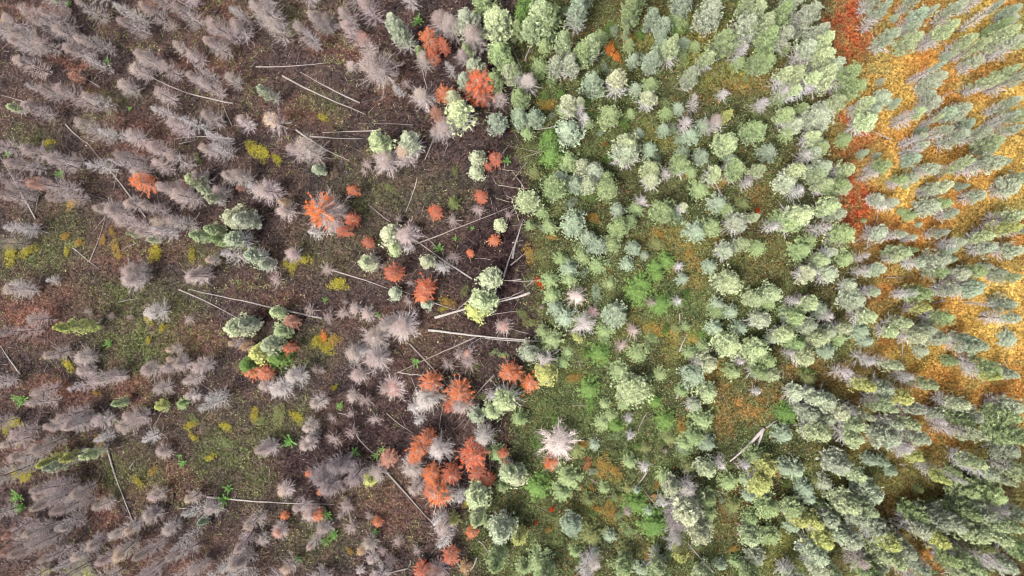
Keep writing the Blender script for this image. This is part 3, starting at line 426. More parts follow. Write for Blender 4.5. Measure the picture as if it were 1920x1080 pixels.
T[1440, 0] = """pa 170 10 8 1.2 gg;pa 370 30 8 1.3 gg;pa 40 100 8 1.1 yg;pa 60 210 7 1.4 gg;pb 180 200 6.5 1.1 sg;pb 450 170 7 1.1 sg;pa 500 240 7 1.1 yg;pa 320 330 6 1.4 gg;pa 490 370 7 1.2 yg;w 290 80 6 1.1;pa 170 520 6.5 1.1 yg;pa 270 500 7 1.2 yg;pa 380 540 7 1.3 yg;pb 530 520 8 1.3 yg;pa 570 450 7 1.3 gg
pa 680 480 8 1.5 gg;pa 710 580 7 1.3 gg;pb 590 700 7 1.2 yg;pa 740 650 7 1.1 gg;pa 780 740 6.5 1 yg;pb 790 870 6 1.3 yg;pa 850 800 5 1 gg;w 640 840 6 1.2;w 160 630 6;w 360 640 7 1.1;pa 440 860 5 1.6 gg;pa 180 830 5 1.3 gg;pa 240 900 5 1.2 bg;s 180 980 3 1.1 gg;pb 390 990 5 1.3 yg;pb 450 1070 5 1
pb 950 10 8 1 sg;pb 750 90 6 1 sg;w 810 160 6 1.1;pa 680 240 3 .8 sg;s 990 100 2 .6 bg;pb 1210 60 6 1.1 bg;pc 1300 30 7 .9 bg;pa 1150 150 5 1 bg;pb 1030 290 8 .9 ly;pa 990 220 6 1.1 bg;pa 1160 240 6 1.1 yg;pb 1440 150 8 1.1 yg;w 1380 190 7 1.2;pa 1560 260 7 1.1 yg;pb 1660 280 7 .8 yg
pa 1610 420 5 1 sg;pc 1770 10 8 .8 sg;pa 1840 115 6 .7 gg;pa 1890 200 7 1.1 yg;pc 1910 270 8 1.2;pa 1840 360 6 1.2 sg;pc 1350 430 8.5 .75 sg;pc 1190 550 8.5 .8 yg;pa 1340 540 5 1.1 gg;pa 1260 600 4.5 1 sg;pa 1290 740 4.5 1.1 bg;pa 900 720 5 1.1 bg;s 1010 740 3.5 .9 bg;s 880 590 2 .7 sg
pb 1780 460 9 1 ly;pb 1750 550 8 .9 yg;pb 1915 490 9 .9 yg;pc 1800 695 9 .7 yg;pb 1520 800 5 1.1 sg;pa 1550 900 4 1 bg;pa 1410 820 4 1 bg;pb 1150 835 7 1.1 yg;pc 1330 860 6 .7 yg;s 850 980 2.5 .8 bg;pc 1390 950 7.5 1 sg;pb 1090 970 5.5 1 sg;pa 1690 960 7 1 gg;pa 1800 1030 6 1 yg
pb 1910 740 6.5 .9 gg;pc 1910 850 7 .9 sg;s 1300 370 3 .9 bg;s 1390 390 2.5 .8 bg;pc 1910 940 8 1 sg;s 1200 960 2.5 .8 bg;pa 1250 690 3 .8 sg;pb 1480 10 7 1 sg;pc 1560 60 4 .6 sg;pc 1180 1010 6 .8;pb 1500 1000 6 1 sg;pa 1270 300 4 1 sg;pa 1900 30 5 .9 bg
s 560 960 3 1 gg;s 620 1020 3 1 gg;s 50 900 2.5 1.1 gg;s 300 780 3 1.2 gg;s 120 700 3 1.1 gg;pa 1880 120 5 .9 sg;w 20 740 4 1;pa 30 400 5 1.3 gg;s 160 320 3 1 gg;pb 230 640 6 1.2 yg"""
T[960, 270] = """pr 120 400 4.5 1.6 yg;pr 320 310 4.5 2.1 gg;s 280 610 2.5 1.3 gg;pr 460 590 4 1.5 bg;pa 530 130 6 .9 cr;pb 620 180 5 1.3 sg;pa 575 270 5 1.2 cr;pa 490 290 4 1.3 bg;pr 715 320 4.5 1.4 gg;s 720 220 3.5 1.1 gg;pb 870 30 6 1.8 sg;pa 1070 160 6 1.1 yg;pb 1060 240 5 1.2 cr;w 1000 320 3.5 1
pb 1280 140 6 1.2 gg;w 1190 200 4.5 1;pa 1450 70 4 1 bg;s 1040 20 3 1.1 bg;pb 1540 210 6 1.1 yg;pb 1720 170 5 1.3 gg;pb 1890 180 6.5 .9 yg;w 1790 270 4 .9;s 300 60 3 1.4 lm;s 430 110 3.5 1.4 gg;pb 800 490 3 .9 bg;pa 1160 480 5 1.6 gg;w 990 410 4 1.1;pc 1310 460 5.5 .8 cr;pa 890 570 3 1 gg
pr 810 620 4.5 1.4 gg;pa 770 740 3.5 1.1 gg;pr 640 760 3.5 1.2 bg;pa 580 700 3 1 bg;pa 920 770 3 1 bg;s 1010 690 2.5 .9 bg;s 1400 640 3.5 1.4 bg;pa 1510 610 3.5 1.1 gg;pb 1840 540 7.5 .8 cr;pb 1720 580 5 1.4 sg;pb 1775 740 7 .9 yg;pb 1640 790 5 1.2 sg;s 1560 430 3 1.4 bg;s 1170 870 2 1.2 lm
s 1090 910 2 1 lm;s 430 930 3 1.3 bg;s 490 850 2.5 1 bg;s 600 970 2.5 1.7 gg;s 430 1010 2.5 1.2 gg;s 650 900 2 1.3 gg;s 980 1040 2 1.2 lm;s 1290 1010 2 1.1 bg;s 1510 920 3 1.2 bg;pa 1640 1030 5 1.7 yg;s 870 890 2.5 1 bg;s 280 1020 2.5 1.3 gg;s 1100 980 2 1 lm;y 210 1040 .7 .8 rd;s 1640 480 3 1.3 gg
s 1750 450 2 1.2 ol;s 1300 50 2.5 1.3 bg;s 1350 200 2 1.2 gg;s 1650 100 2 1 bg;s 1420 330 2 1.3 gg;s 940 480 2 1 gg;s 1000 830 1.8 .8 bg;s 530 840 2.5 1.3 gg;s 360 860 2 1.1 gg;s 740 1040 1.5 1 gg;s 180 200 2 1 ol;s 220 500 2 1.2 gg;w 1250 920 1.8 .9;w 1160 770 1.6 .8;w 1900 640 3.5 .9
s 380 260 2 1.2 bg;s 1100 740 1.6 1 ol;s 1200 280 2 1.2 gg;y 1850 500 .6 .5 rd;s 130 600 2 .8 gg;s 1450 690 2 1 gg;s 1860 780 2 1.3 gg;y 1100 690 .5 1.2 ty;y 1330 820 .5 .8 ty;y 120 820 .5 1.2 ty;y 300 700 .5 .7 ty"""
T[1440, 270] = """pa 450 10 6 1.1 gg;w 330 70 5 1.1;pa 270 180 7 1.3 yg;pa 180 260 5 1.2 sg;pa 460 150 6 1.1 gg;pb 640 170 7 1.2 yg;pa 440 200 6 1.1 yg;pa 580 280 7 1.1 gg;pa 480 300 6 1 yg;w 280 310 6 1.3;pa 620 300 6 1 yg;pb 280 510 6 1.5 yg;pb 220 570 5 1.3 gg;w 60 600 4.5 1.1;pa 510 460 7 1.2 yg
w 480 600 7 1.1;pa 570 500 6 1 gg;pb 620 660 6 1.4 gg;s 290 780 3.5 1.7 gg;s 130 770 2.5 1.2 gg;pb 510 800 4.5 1.1 sg;pa 430 880 4 1.1 yg;pa 610 860 3 .9 gg;pa 490 970 4 1.2 gg;pb 350 970 5 1.1 cr;pb 910 130 6 1.1 gg;w 800 210 4.5 .9;s 760 50 3 .9 bg;pb 1045 260 5 .8 gg;pb 970 420 4.5 1.2 gg
pa 850 400 3.5 1 sg;pa 1280 150 5 .9 bg;pb 1555 130 8 .9 yg;pa 1790 90 8.5 1.3 gg;pb 1690 120 7 1 sg;pb 1420 290 7 1 cr;pb 1290 320 5 1 sg;pa 1390 420 6 1.3 gg;pa 1290 440 5 1.2 gg;pb 1440 510 5 .9 sg;s 1120 520 2.5 1 gg;pa 1640 370 5.5 .9 gg;s 1520 300 3 .8 bg;pa 1880 310 5 1.2 gg
pc 1910 380 7 .8 cr;pb 1805 450 7 .9 yg;pb 1910 530 7 1 yg;pb 1890 610 8.5 .9 ly;pb 1700 690 6 1.1 yg;pb 1720 770 6 1.1 bg;w 1560 640 6 1.1;pb 1480 730 5 1.1 sg;pb 1360 655 5 .7 bg;pb 880 650 5 1.1 sg;pc 1050 660 6 .9 sg;pa 1060 800 6 1 yg;pa 1010 840 5 .9 yg;pb 900 790 5 1.2 sg;pb 1010 930 7 .9 yg
pb 880 940 6 1 sg;w 730 960 4.5 .9;w 760 850 5 .8;pa 1345 860 6 1.1 gg;pb 1250 810 5 1.3 sg;pa 1340 960 5.5 1 gg;pb 1270 1010 5 1 sg;pa 1645 950 6.5 1.1 gg;pb 1510 980 5 1.1 sg;pa 1870 710 5 1 sg;pb 1915 790 6 1 gg;s 1700 920 3 1 sg;pb 1800 970 4.5 1 sg;pb 1910 1010 6 1 yg;pa 1620 1060 5 1.1 bg
pb 890 1060 5 1.1 yg;pb 970 1030 6 1 yg;s 1740 20 3 1 bg;s 1350 80 3 .9 sg;pa 1150 90 4 1 bg;pc 1200 10 6 1.1;s 740 570 1 .4 gg;s 1160 600 1.3 .5 sg;s 1070 310 1.4 .4 gg;s 1790 210 1.5 .5 sg;s 850 70 2 .6 sg;s 1430 860 2.5 .8 bg;s 1140 790 3 .8 gg;pb 1180 880 5 1 sg;s 1430 780 3 1 bg
s 540 260 2 1 gg;s 60 140 3 1.2 gg;s 350 720 3 1.2 gg;s 120 560 3 1.3 gg;pc 1120 700 4 .8;s 600 950 2.5 .9 gg;pb 650 1060 4 1 gg;pb 1830 830 4 .8;pb 380 30 5 1 sg;pa 1900 460 4 1 gg;s 1800 860 1.5 .6 bg;pb 1120 240 4 .9 sg;s 1830 120 1.3 .5 bg;s 1040 500 1.5 .6;s 30 40 3 1.3 bg;s 160 70 3 1.3 bg"""
T[960, 540] = """w 480 70 3.5 1.4 pk;s 320 150 2.5 1.4 bg;s 400 230 2.5 1.4 bg;w 540 280 4 1.7;s 500 380 3 .9 ly;s 660 500 2 1.7 lm;pr 770 210 4 1.6 bg;f 910 320 1.5 1.2;s 950 490 1.5 1.3 gg;pr 920 760 5 2.3 yg;s 580 760 2 1.4 lm;s 300 400 2.2 1.7 gg;pa 120 490 4 1.3 sg;pa 240 650 4.5 1.6 ly;w 250 550 4 1.5
o 20 650 3 1.2 or;o 130 720 2.5 1.1 or;y 190 660 2.5 .6 yl;s 950 30 2 1.9 lm;s 1120 120 2 1.5 lm;f 1050 110 2 .8;w 1250 110 3 .9;pa 1840 80 4.5 1.4 yg;pb 1890 240 4.5 1.2 sg;s 1550 310 3 1.3 bg;pa 1650 440 5 1.6 yg;pa 1860 480 5 1.4 yg;pa 1500 570 4.5 1.3 cr;w 1410 550 3.5 1
pa 1380 680 4 1.5 bg;pa 1490 800 4.5 1.5 yg;pb 1375 890 3.5 1.1 sg;s 1670 180 3 1.1 bg;pb 1890 640 5 1.3 gg;s 1680 640 3 1.2 gg;w 1720 550 3 1;w 1850 790 3 .8;s 1160 1000 1.8 1.3 lm;s 790 1040 2 1.1 lm;w 880 1000 3.5 .8;s 700 870 1.5 .9 gg;s 1080 860 1.5 .9 lm;s 1450 1010 3 1.6 gg;s 1290 780 2 .9 gg
s 1110 650 1.2 1 gg;s 740 960 1.2 .9 gg;s 50 1000 3 1.3 gg;s 440 1060 1.4 .8 ol;s 1320 290 1.5 .7 gg;s 1550 180 2 1.2 gg;s 1430 120 2 1 bg;s 1740 300 3 1.3 bg;s 1450 450 2.2 1.2 gg;s 1250 540 1.5 1.1 bg;s 1350 490 1.5 1 gg;s 700 330 1.5 1.4 gg;s 1030 290 1.5 1.1 gg;s 960 600 1.5 1.2 gg;s 800 620 1.4 1.2 gg
s 640 140 1.5 1.2 gg;s 300 60 2.5 1.3 gg;s 580 30 2 1.2 gg;s 230 330 2 1.3 gg;s 1060 700 1.4 1 gg;s 1560 130 2 1.1 bg;s 1240 300 1.2 .7 ol;s 840 880 1.3 .9 gg;s 680 1020 1.3 1 gg;s 1500 200 .9 .6 yl;f 300 60 1.2 .6;f 220 140 1 .4;y 1070 330 .5 1.5 ty;y 1380 390 .5 1.2 ty;y 460 680 .5 1 ty;y 80 200 .6 1 ol
y 150 270 .6 1.1 ol;s 420 480 1.2 1 gg;f 820 430 1 1;s 1780 690 2 1.1 gg;s 380 560 1.3 1;d 600 180 1.2 .8 ru"""
T[1440, 540] = """pa 60 50 5 1.2 yg;s 30 120 3.5 1.2 gg;pb 350 130 5.5 1.4 yg;w 230 90 4.5 .9;s 190 190 3 1.2 gg;pa 690 90 5 1.5 gg;pb 850 20 6 1 sg;pa 1230 50 6.5 1.1 gg;pc 1110 50 5 1;pa 1080 140 5 1.4 sg;pa 1240 160 6.5 1 ly;pa 1370 230 6.5 1.2 gg;w 960 210 5 1.2;w 700 170 5 1.1;pb 800 220 6 1.2 yg
pb 630 310 6.5 .9 cr;w 500 220 6 1.2;pa 500 330 5 1.1 gg;pa 440 400 6 1.3 yg;pb 320 300 5 1.3 sg;pa 170 360 5 1.1 yg;pa 260 440 5 1 gg;pa 310 520 6 1.1 yg;w 190 500 4 .9;pa 1070 280 6 1.2 yg;pb 960 330 5 1.1 yg;pa 1350 380 6.5 1.1 gg;pb 1200 390 6.5 1.1 cr;w 1110 420 5 1;pa 1270 320 6 1 gg
s 780 410 3 1.2 bg;s 480 480 3 1.2 bg;s 600 450 2.5 1.2 gg;pb 1025 590 8 1.1 cr;w 790 530 6 1.3;s 800 640 3.5 1.3 gg;pa 1650 460 7.5 1.1 gg;pb 1570 400 6 1.1 bg;pb 1755 590 7.5 1.1 gg;w 1600 570 5 1.2;pb 1780 680 7.5 .9 ly;pa 1510 640 4.5 1.3 gg;pb 1890 640 6 1.1 gg;pb 810 740 7.5 1.1 ly
w 620 660 6 1.2;pb 1280 760 7.5 1.1 yg;w 1120 700 6.5 1.2;pb 965 910 8 1.2 yg;w 800 850 6 1.2;pb 1100 830 6.5 1.1 ly;pa 1155 920 7 1.2 gg;pb 940 780 6 1.2 sg;pa 1590 840 7.5 .9 gg;pb 1520 900 7.5 1.1 cr;pb 1430 800 6 1.2 sg;w 1270 850 6.5 1.2;pa 1150 1030 7 1.1 yg;pb 600 950 7.5 1.2 cr
pb 490 860 6 1.3 sg;pb 390 830 5.5 1.2 sg;pb 790 990 8 .9 cr;w 670 920 6 .9;pa 480 1010 6 1.2 gg;pa 720 1060 7 1.1 yg;pb 350 960 5 1.2 sg;s 160 950 2 1.7 lm;s 30 800 2 1.4 gg;pa 70 660 5 1.1 yg;pa 30 560 5 1.2 gg;pb 230 800 3.5 1.1 sg;pa 1620 980 6 1.2 gg;pa 1540 1010 6 1.1 gg;w 1380 1010 5.5 1
pa 1880 980 6 1.6 gg;pa 1910 910 6 1.3 gg;pc 1800 120 8 .5 sg;pc 1900 240 6.5 1.1;pa 1870 110 5 1.1 sg;s 1850 390 2 1.3 bg;s 1550 260 1.2 .5 bg;s 1650 820 2.5 .9 sg;s 1190 480 2.5 1 sg;s 1340 540 2 .9 ol;s 430 170 3 1.2 bg;s 740 330 3 1.3 bg;s 860 330 3 1.2 gg;s 560 390 2.5 1.2 gg;s 650 580 3 1.3 gg
pa 250 230 4.5 1.3 gg;s 120 290 3 1.3 bg;s 30 260 3.5 1.2 bg;s 990 450 2.5 1 ol;s 1060 600 2.5 1 gg;s 880 690 2.5 1;s 320 690 2 1.2 ol;s 250 900 3 1.2 sg;s 1450 560 3.5 1.1 gg;pb 1300 950 4 .9;s 1350 70 2.5 .8 sg;pb 1010 1040 6 1 sg;s 60 380 3 1 sg;pb 1430 10 5 1.1 bg;pb 1590 10 5 1.1 bg"""
T[960, 810] = """w 330 110 4.5 2.2 pk;q 285 250 3.5 1 or;s 40 200 2.5 1.4 gg;s 190 430 2 1.9 lm;s 430 370 2.5 1.6 gg;s 370 470 2.5 1.4 gg;pa 20 370 4.5 1.1 cr;pr 450 740 4 1.7 bg;s 600 800 2.5 1.6 ol;w 590 1020 5 1.4;s 570 520 1.8 1.3 ol;s 930 560 2 1.7 lm;s 1070 710 2.5 1.8 lm;s 890 240 1.8 1.2 gg
s 880 430 1.5 1 ol;w 1000 290 3 .9;w 900 40 2.5 .8;s 1340 280 2.2 1.3 ol;pa 1470 310 5 1.1 cr;pb 1440 800 8 1.7 cr;pb 1350 650 7.5 2.4 cr;w 1340 470 6 1.5;pa 1220 450 5 1.3 cr;pa 1490 550 4.5 1.3 gg;pb 1280 960 7.5 1.3 ly;w 1260 820 6 1.2;w 1130 580 5 1;d 1250 700 6 1.2 dk;w 1560 90 3 .9;w 1590 250 3.5 1.2
s 1380 60 3 1.6 gg;s 1480 110 2.5 1.3 bg;s 1640 400 2 1.3 gg;s 1800 500 2 1.1 bg;pb 1890 440 5.5 1.4 ly;w 1790 290 4 .9;s 1850 210 3 1.4 gg;pa 1830 820 5 1.4 yg;s 1820 680 3 1.3 gg;s 1600 780 2.5 1.5 bg;s 1860 980 3 1.3 sg;s 730 800 1.5 1 bg;s 1080 920 2 .7 sg;pa 850 1050 4.5 1.4 gg;s 850 900 1.8 1.1 ol
pa 40 840 4.5 1.2 ly;s 200 1020 2.5 2 gg;s 80 1050 2.5 1.4 gg;pb 1120 1060 5 1.2 yg;s 690 430 1.2 .8 gg;y 560 240 .4 .8 du;y 680 250 .5 1.4 ty;y 300 590 .6 .5 rd;y 180 690 .6 .35 rd;y 280 740 .6 .6 ty;y 600 425 .5 .6 ty;y 520 420 .5 .5 ty;y 1090 400 .5 .6 ty;y 1070 485 .6 .5 ta;y 650 590 .5 .8 ty;s 1420 970 2.5 1.2 gg
s 980 1060 2 1.1 bg;f 870 600 1.3 .8;f 1155 150 .8 .4;s 60 330 2 1.2 gg;s 1150 350 1.6 1.3 gg;s 1250 380 2 1.3 gg;s 1030 610 1.5 1 bg;s 940 450 1.5 .7 bg;s 1680 560 2 1.2 ol;s 1450 700 2 1.2 gg;s 1300 110 2 1.2 gg;s 620 100 1.2 1 bg;s 480 140 1 1.2 ol;s 1180 50 1.2 1 ol;s 1780 380 2 1.1;s 480 920 1.8 1 gg;s 620 920 1.3 .9 bg
s 720 1020 1.6 1.2 gg;s 1000 120 1.2 1 ol;s 1700 1000 2 1 gg;s 1580 1020 2 1 bg;y 760 300 .5 1.2 ty;y 740 610 .5 1.2 ty;y 1660 880 .5 .7 ty;y 1030 950 .5 1 ty;s 1500 630 1.5 1"""
T[1440, 810] = """pa 430 50 7 1.3 yg;pb 700 70 7 1.4 yg;pa 970 70 6 1.5 gg;pa 1200 70 7 1.3 gg;w 1100 130 6.5 1.2;pb 1650 60 8.5 1 cr;w 1450 30 6;pa 1890 40 6 1.5 gg;pa 1880 160 5 1.6 gg;s 150 40 3 1.4 bg;s 240 310 3 1.3 bg;s 150 290 2.5 1.2 bg;pa 720 350 7.5 1.3 yg;pa 600 280 6 1.4 gg;s 820 240 3 1.2 bg;s 910 250 3 1.1 bg
s 970 320 2.5 1.1 bg;pb 1400 370 8 .9 ly;w 1260 270 7 1.1;pb 1180 210 6 1.1 ly;w 1060 180 5.5 1;pb 1650 270 8 1.2 yg;w 1530 230 7 1.1;pb 1870 420 9.5 .9 cr;pc 1720 350 8 1.1;w 1500 400 8 .8;pa 840 520 6 1.3 gg;w 740 470 5 1;w 720 530 4.5 .8;s 310 460 3 1.3 bg;s 340 520 3 1.1 bg;s 450 410 2.5 1.3 sg
w 590 540 5 1;pa 680 620 7 1.3 yg;pa 760 700 7 1.2 gg;pa 800 650 7 1.1 yg;pa 710 870 7.5 1.4 gg;pb 600 800 6 1.3 sg;pa 460 850 6.5 1.3 ly;pa 400 720 5 1.1 ly;pa 290 690 4.5 1.2 ly;pa 230 600 4 1.5 gg;s 220 740 3 1.2 bg;w 330 740 4 1.1;pb 990 900 8 1.3 ly;pb 890 800 7 1.4 sg;pa 1000 1010 8 1.4 yg
pa 1200 1060 9 1.2 gg;pa 1090 940 8 1.3 gg;w 980 780 5 .8;pb 1350 870 8.5 1.2 ly;pb 1220 790 7 1.5 sg;pa 1350 740 7.5 1.1 gg;pa 1180 690 5.5 1.3 gg;pa 1620 820 8.5 1.1 yg;pa 1490 740 7.5 1.2 gg;pa 1820 740 9 1.2 yg;pb 1720 660 8 1.3 gg;pb 1850 860 9.5 1.2 yg;pb 1740 790 8 1.4 sg;pa 1620 650 7 1.3 gg
pa 1570 480 5 1.4 gg;pb 1915 740 9 1.1 yg;w 1820 640 7 1.2;pa 1790 520 6 1.6 gg;pb 1620 1060 9 1.3 yg;pb 1480 1000 8 1.4 gg;w 1440 900 7 1;w 1660 980 8 1.1;w 1770 1060 8;pa 1660 900 8 1.2 ol;pb 1880 1060 7 1.2;pa 40 590 4 1.3 gg;pa 40 800 3 1.2 gg;w 260 940 5.5 1.4;pb 420 980 6 1.5 sg;pb 440 1070 6 1.3 cr
s 560 1000 4 1.4 gg;d 740 1020 6 1.2;pa 30 300 5.5 1.2 ly;pa 10 390 5.5 1 ly;pa 890 1060 5 1.1 gg;s 1080 840 3 1.2 gg;s 520 120 2 1 bg;s 280 140 2 1 bg;s 1500 540 3 1.2 gg;s 1350 600 2.5 1.1 gg;s 1420 700 3 1.1 gg;s 1460 330 3 1;s 1590 570 3 1.2 gg;s 400 260 2.5 1.2 sg;s 350 120 2 .9 bg;s 1010 400 1.6 .8;s 880 430 1.6 1 sg
s 1160 450 1.6 1 ol;s 1250 580 1.6 1.1 ol;s 1050 560 1.6 1.1 ol;s 800 380 1.8 1 ol;s 420 590 2.5 1.1 gg;s 530 640 2.5 1.2 gg;pb 500 700 5 1.2 sg;s 350 370 1.5 1 ol;s 1750 180 3 1.3 ol;s 1660 420 3 1.2 gg"""
# trees whose crowns are cut by the edges of the picture (full-picture pixels)
EDGE = """d -30 40 8;d -25 160 8;d -35 260 8;d -30 330 7;d -40 450 8;d -35 620 8;d -30 720 8;d -35 800 8;d -30 900 8;d -40 980 8;d 60 -25 7;d 150 -30 8;d 260 -30 8;d 330 -25 7;d 470 -25 8;d 560 -28 8 1.2;d 650 -25 7 1.2;d 760 -20 7 1.3;pa 900 -14 7 1.3 gg;pa 985 -15 7 1.4 lm;pa 1090 -20 7 1.3 bg;pa 1190 -25 8 1.2 gg;pa 1290 -18 6 1.2 bg;pa 1420 -22 8 1.2 yg;pa 1500 -18 8 1.2 gg;pb 1660 -22 7 1 sg;pb 1740 -20 7 1;pb 1860 -20 6 .9 sg
pb 1945 60 8 1 yg;pb 1940 130 8 1 sg;pb 1950 200 9 1 yg;pb 1945 260 8 1 gg;pb 1940 330 7 1 sg;pb 1945 430 8 1 yg;pb 1940 500 7 1 sg;pb 1945 640 6 .9 gg;pb 1945 830 8 1.2 gg;pb 1950 900 9 1.2 yg;pb 1945 980 9 1.2 sg;pb 1950 1050 9 1.2 gg;pa 1840 1100 9 1.2 yg;pb 1780 1105 9 1.2 gg;w 1720 1100 8 1.1;pa 1660 1100 8 1.3 gg;pa 1580 1100 7 1.3 yg;pb 1500 1100 6 1.3 sg;pa 1420 1100 6 1.3 gg
pa 1330 1098 6 1.2 yg;pa 1240 1096 5 1.3 gg;w 1105 1080 6 1.4;pa 1020 1096 5 1.3 gg;d 800 1100 5 1.3;d 700 1098 5 1.2;d 590 1100 5 1.2;d 500 1100 6;d 440 1105 7;w 380 1100 7;d 310 1100 8;d 240 1105 8;d 170 1105 8;d 100 1100 8;d 30 1100 8;w 420 1100 6;d 90 1098 8"""
CN = {'sg': ((152, 160, 138), 'sage grey-green'), 'yg': ((158, 170, 132), 'pale yellow-green'), 'bg': ((142, 156, 134), 'blue-green'), 'gg': ((134, 150, 108), 'mid green'), 'cr': ((168, 174, 144), 'cream-green'), 'ly': ((164, 169, 108), 'lemon-green'),
      'lm': ((100, 126, 72), 'bright green'), 'ol': ((112, 118, 80), 'olive'), 'or': ((200, 100, 34), 'orange'), 'rd': ((184, 78, 28), 'red-orange'), 'du': ((160, 106, 84), 'dull rust'), 'tn': ((178, 156, 130), 'tan-tipped'), 'ta': ((186, 156, 114), 'tan'),
      'yl': ((156, 148, 66), 'yellow'), 'ty': ((150, 126, 72), 'amber'), 'dk': ((122, 112, 112), 'charcoal grey'), 'ru': ((160, 116, 98), 'rust-tipped'), 'pk': ((180, 166, 160), 'pinkish white'), 'sd': ((130, 172, 100), 'vivid green')}
DEF = {'p': (6, 1.1, 'sg'), 's': (2.5, 1.1, 'gg'), 'd': (6.5, 1.05, 'br'), 'w': (6, 1.05, 'wh'), 'o': (3, .9, 'or'), 'q': (5, 1.5, 'or'), 't': (.6, .5, 'sd'), 'y': (.5, .8, 'yl'), 'f': (1.4, .9, 'br')}
NAME = {'p': 'pine_tree', 's': 'young_spruce', 'd': 'burnt_tree', 'w': 'bleached_snag', 'o': 'scorched_tree', 'q': 'scorched_tree', 't': 'seedling', 'y': 'leafy_bush', 'f': 'dead_sapling'}
CAT = {'p': 'pine tree', 's': 'spruce', 'd': 'burnt tree', 'w': 'dead tree', 'o': 'scorched tree', 'q': 'scorched tree', 't': 'seedling', 'y': 'bush', 'f': 'dead sapling'}
GROUP = {'p': 'live pines', 's': 'young spruces', 'd': 'burnt grey trees', 'w': 'bleached bare trees', 'o': 'trees with scorched orange needles', 'q': 'trees with scorched orange needles', 't': 'green seedlings', 'y': 'low leafy bushes', 'f': 'dead saplings'}

col = S.collection
rp = np.random.default_rng(42)
ITEMS = []
def lin(c, j=0.0):
    v = np.array([(x / 255) ** 2.2 for x in c]) * (1 + rp.normal(0, j)); v = v * (1 + rp.normal(0, j * .22, 3)); return np.clip(v, 0, .95)
thin = np.random.default_rng(5)
def place(k, px, py, h, r, c):
    u = thin.random()
    if k[0] == 'p' and px > 1480 and c in ('gg', 'bg') and thin.random() < .55: c = 'sg'
    if k[0] == 's' and c != 'lm' and u < (.5 if px > 1600 and py < 800 else (.34 if px > 1380 else .12)): return
    if k[0] in 'pw' and px > 1600 and py < 760 and u < .20: return
    if k[0] == 'w' and px > 1150 and u < .25: return
    if k[0] == 'd' and px < 560 and u < .15: return
    if k[0] == 'd' and px < 110 and 515 < py < 650 and u < .6: return
    st = 'a'
    if k[0] == 'p': st = k[1] if len(k) > 1 else 'b'
    k0 = k[0]
    if k0 == 'p':
        right = px > 1480; h *= (.88 if right else .88) * rp.uniform(.9, 1.08); r *= (.78 if px > 1600 and py < 800 else (.84 if right else .82)) * (.74 if st == 'r' else 1) * rp.uniform(.88, 1.15)
        if st == 'a' and right and py < 900 and rp.random() < .6: st = 'b'
        if st == 'b' and right and rp.random() < .15: st = 'c'
    elif k0 == 's': r *= (.86 if c == 'lm' else .76 if px < 1600 else .66) * rp.uniform(.85, 1.15); h *= .85
    elif k0 == 'd': h *= .73 * rp.uniform(.72, 1.2); r *= (.98 if r < 1.6 else .85) * rp.uniform(.85, 1.15)
    elif k0 == 'w': h *= .82 * rp.uniform(.85, 1.1); r *= .85
    elif k0 == 'y': r *= .85
    elif k0 == 't': r *= .82
    key = 'p' + st if k0 == 'p' else ('d' if k0 == 'w' and r > 1.15 else k0)
    x, y = at(px, py, h); z = float(ground_z(np.array([x]), np.array([y]))[0])
    protos = PROTO[key]; idx = int(rp.integers(len(protos)))
    kind = NAME[k0]; cat = CAT[k0]; grp = GROUP[k0]
    if k0 == 'p' and st == 'c': kind, cat, grp = 'dying_pine', 'dying pine', 'dying pines with bare grey branches'
    elif k0 == 'p' and h < 4.7: kind, cat, grp = 'young_pine', 'young pine', 'young pines'
    root = bpy.data.objects.new(kind, None); root.empty_display_size = .3; col.objects.link(root)
    root.location = (x, y, z); root.rotation_euler = (0, 0, rp.uniform(0, 6.28))
    if k0 in 'pdwosq':
        tl = .055 if k0 in 'dw' else .022; root.rotation_euler[0] = rp.normal(0, tl); root.rotation_euler[1] = rp.normal(0, tl)
    if k0 in 'tyf': root.scale = (r, r, max(h, .3) / 1.0)
    else: root.scale = (r / 1.2 * rp.uniform(.93, 1.07), r / 1.2 * rp.uniform(.93, 1.07), h / 7.0)
    fol = lin(CN[c][0], .07) if c in CN else lin((150, 134, 130), .08)
    if k0 in 'p' : fol = fol * (.93 if px > 1480 else 1.06 if px < 950 else .86)
    if k0 == 'y' and c == 'or': fol = lin((206, 136, 72), .05)
    bark = lin((118, 108, 104), .1)
    for n, me in protos[idx].items():
        ob = bpy.data.objects.new(n, me); col.objects.link(ob); ob.parent = root
        if n in ('foliage', 'needles', 'leaves'): cc = fol
        elif n == 'scorched_needles': cc = lin((176, 166, 160), .05) if k0 == 'w' else (fol if c in CN else lin((154, 138, 130), .1))
        elif n in ('dead_branches', 'branches', 'stems'): cc = lin((180, 177, 175), .07) if n == 'dead_branches' else lin((120, 104, 90), .05)
        elif n == 'bare_branches':
            if c == 'dk': cc = lin((134, 124, 126), .05)
            elif k0 in 'wf': cc = lin((174, 169, 167), .06) if c != 'pk' else lin((206, 190, 184), .04)
            elif k0 in 'oq': cc = lin((176, 156, 148), .05)
            else: cc = lin((164, 154, 153), .08)
            if k0 == 'f': cc = lin((180, 164, 160), .05)
        elif n == 'stem': cc = lin((90, 110, 60))
        else: cc = bark if k0 in 'ps' else (lin((112, 102, 100), .12) if k0 != 'w' else lin((150, 144, 144), .08))
        ob.color = (float(cc[0]), float(cc[1]), float(cc[2]), 1)
    root["category"] = cat; root["group"] = grp
    ITEMS.append([root, k0, st, px, py, h, r, c])
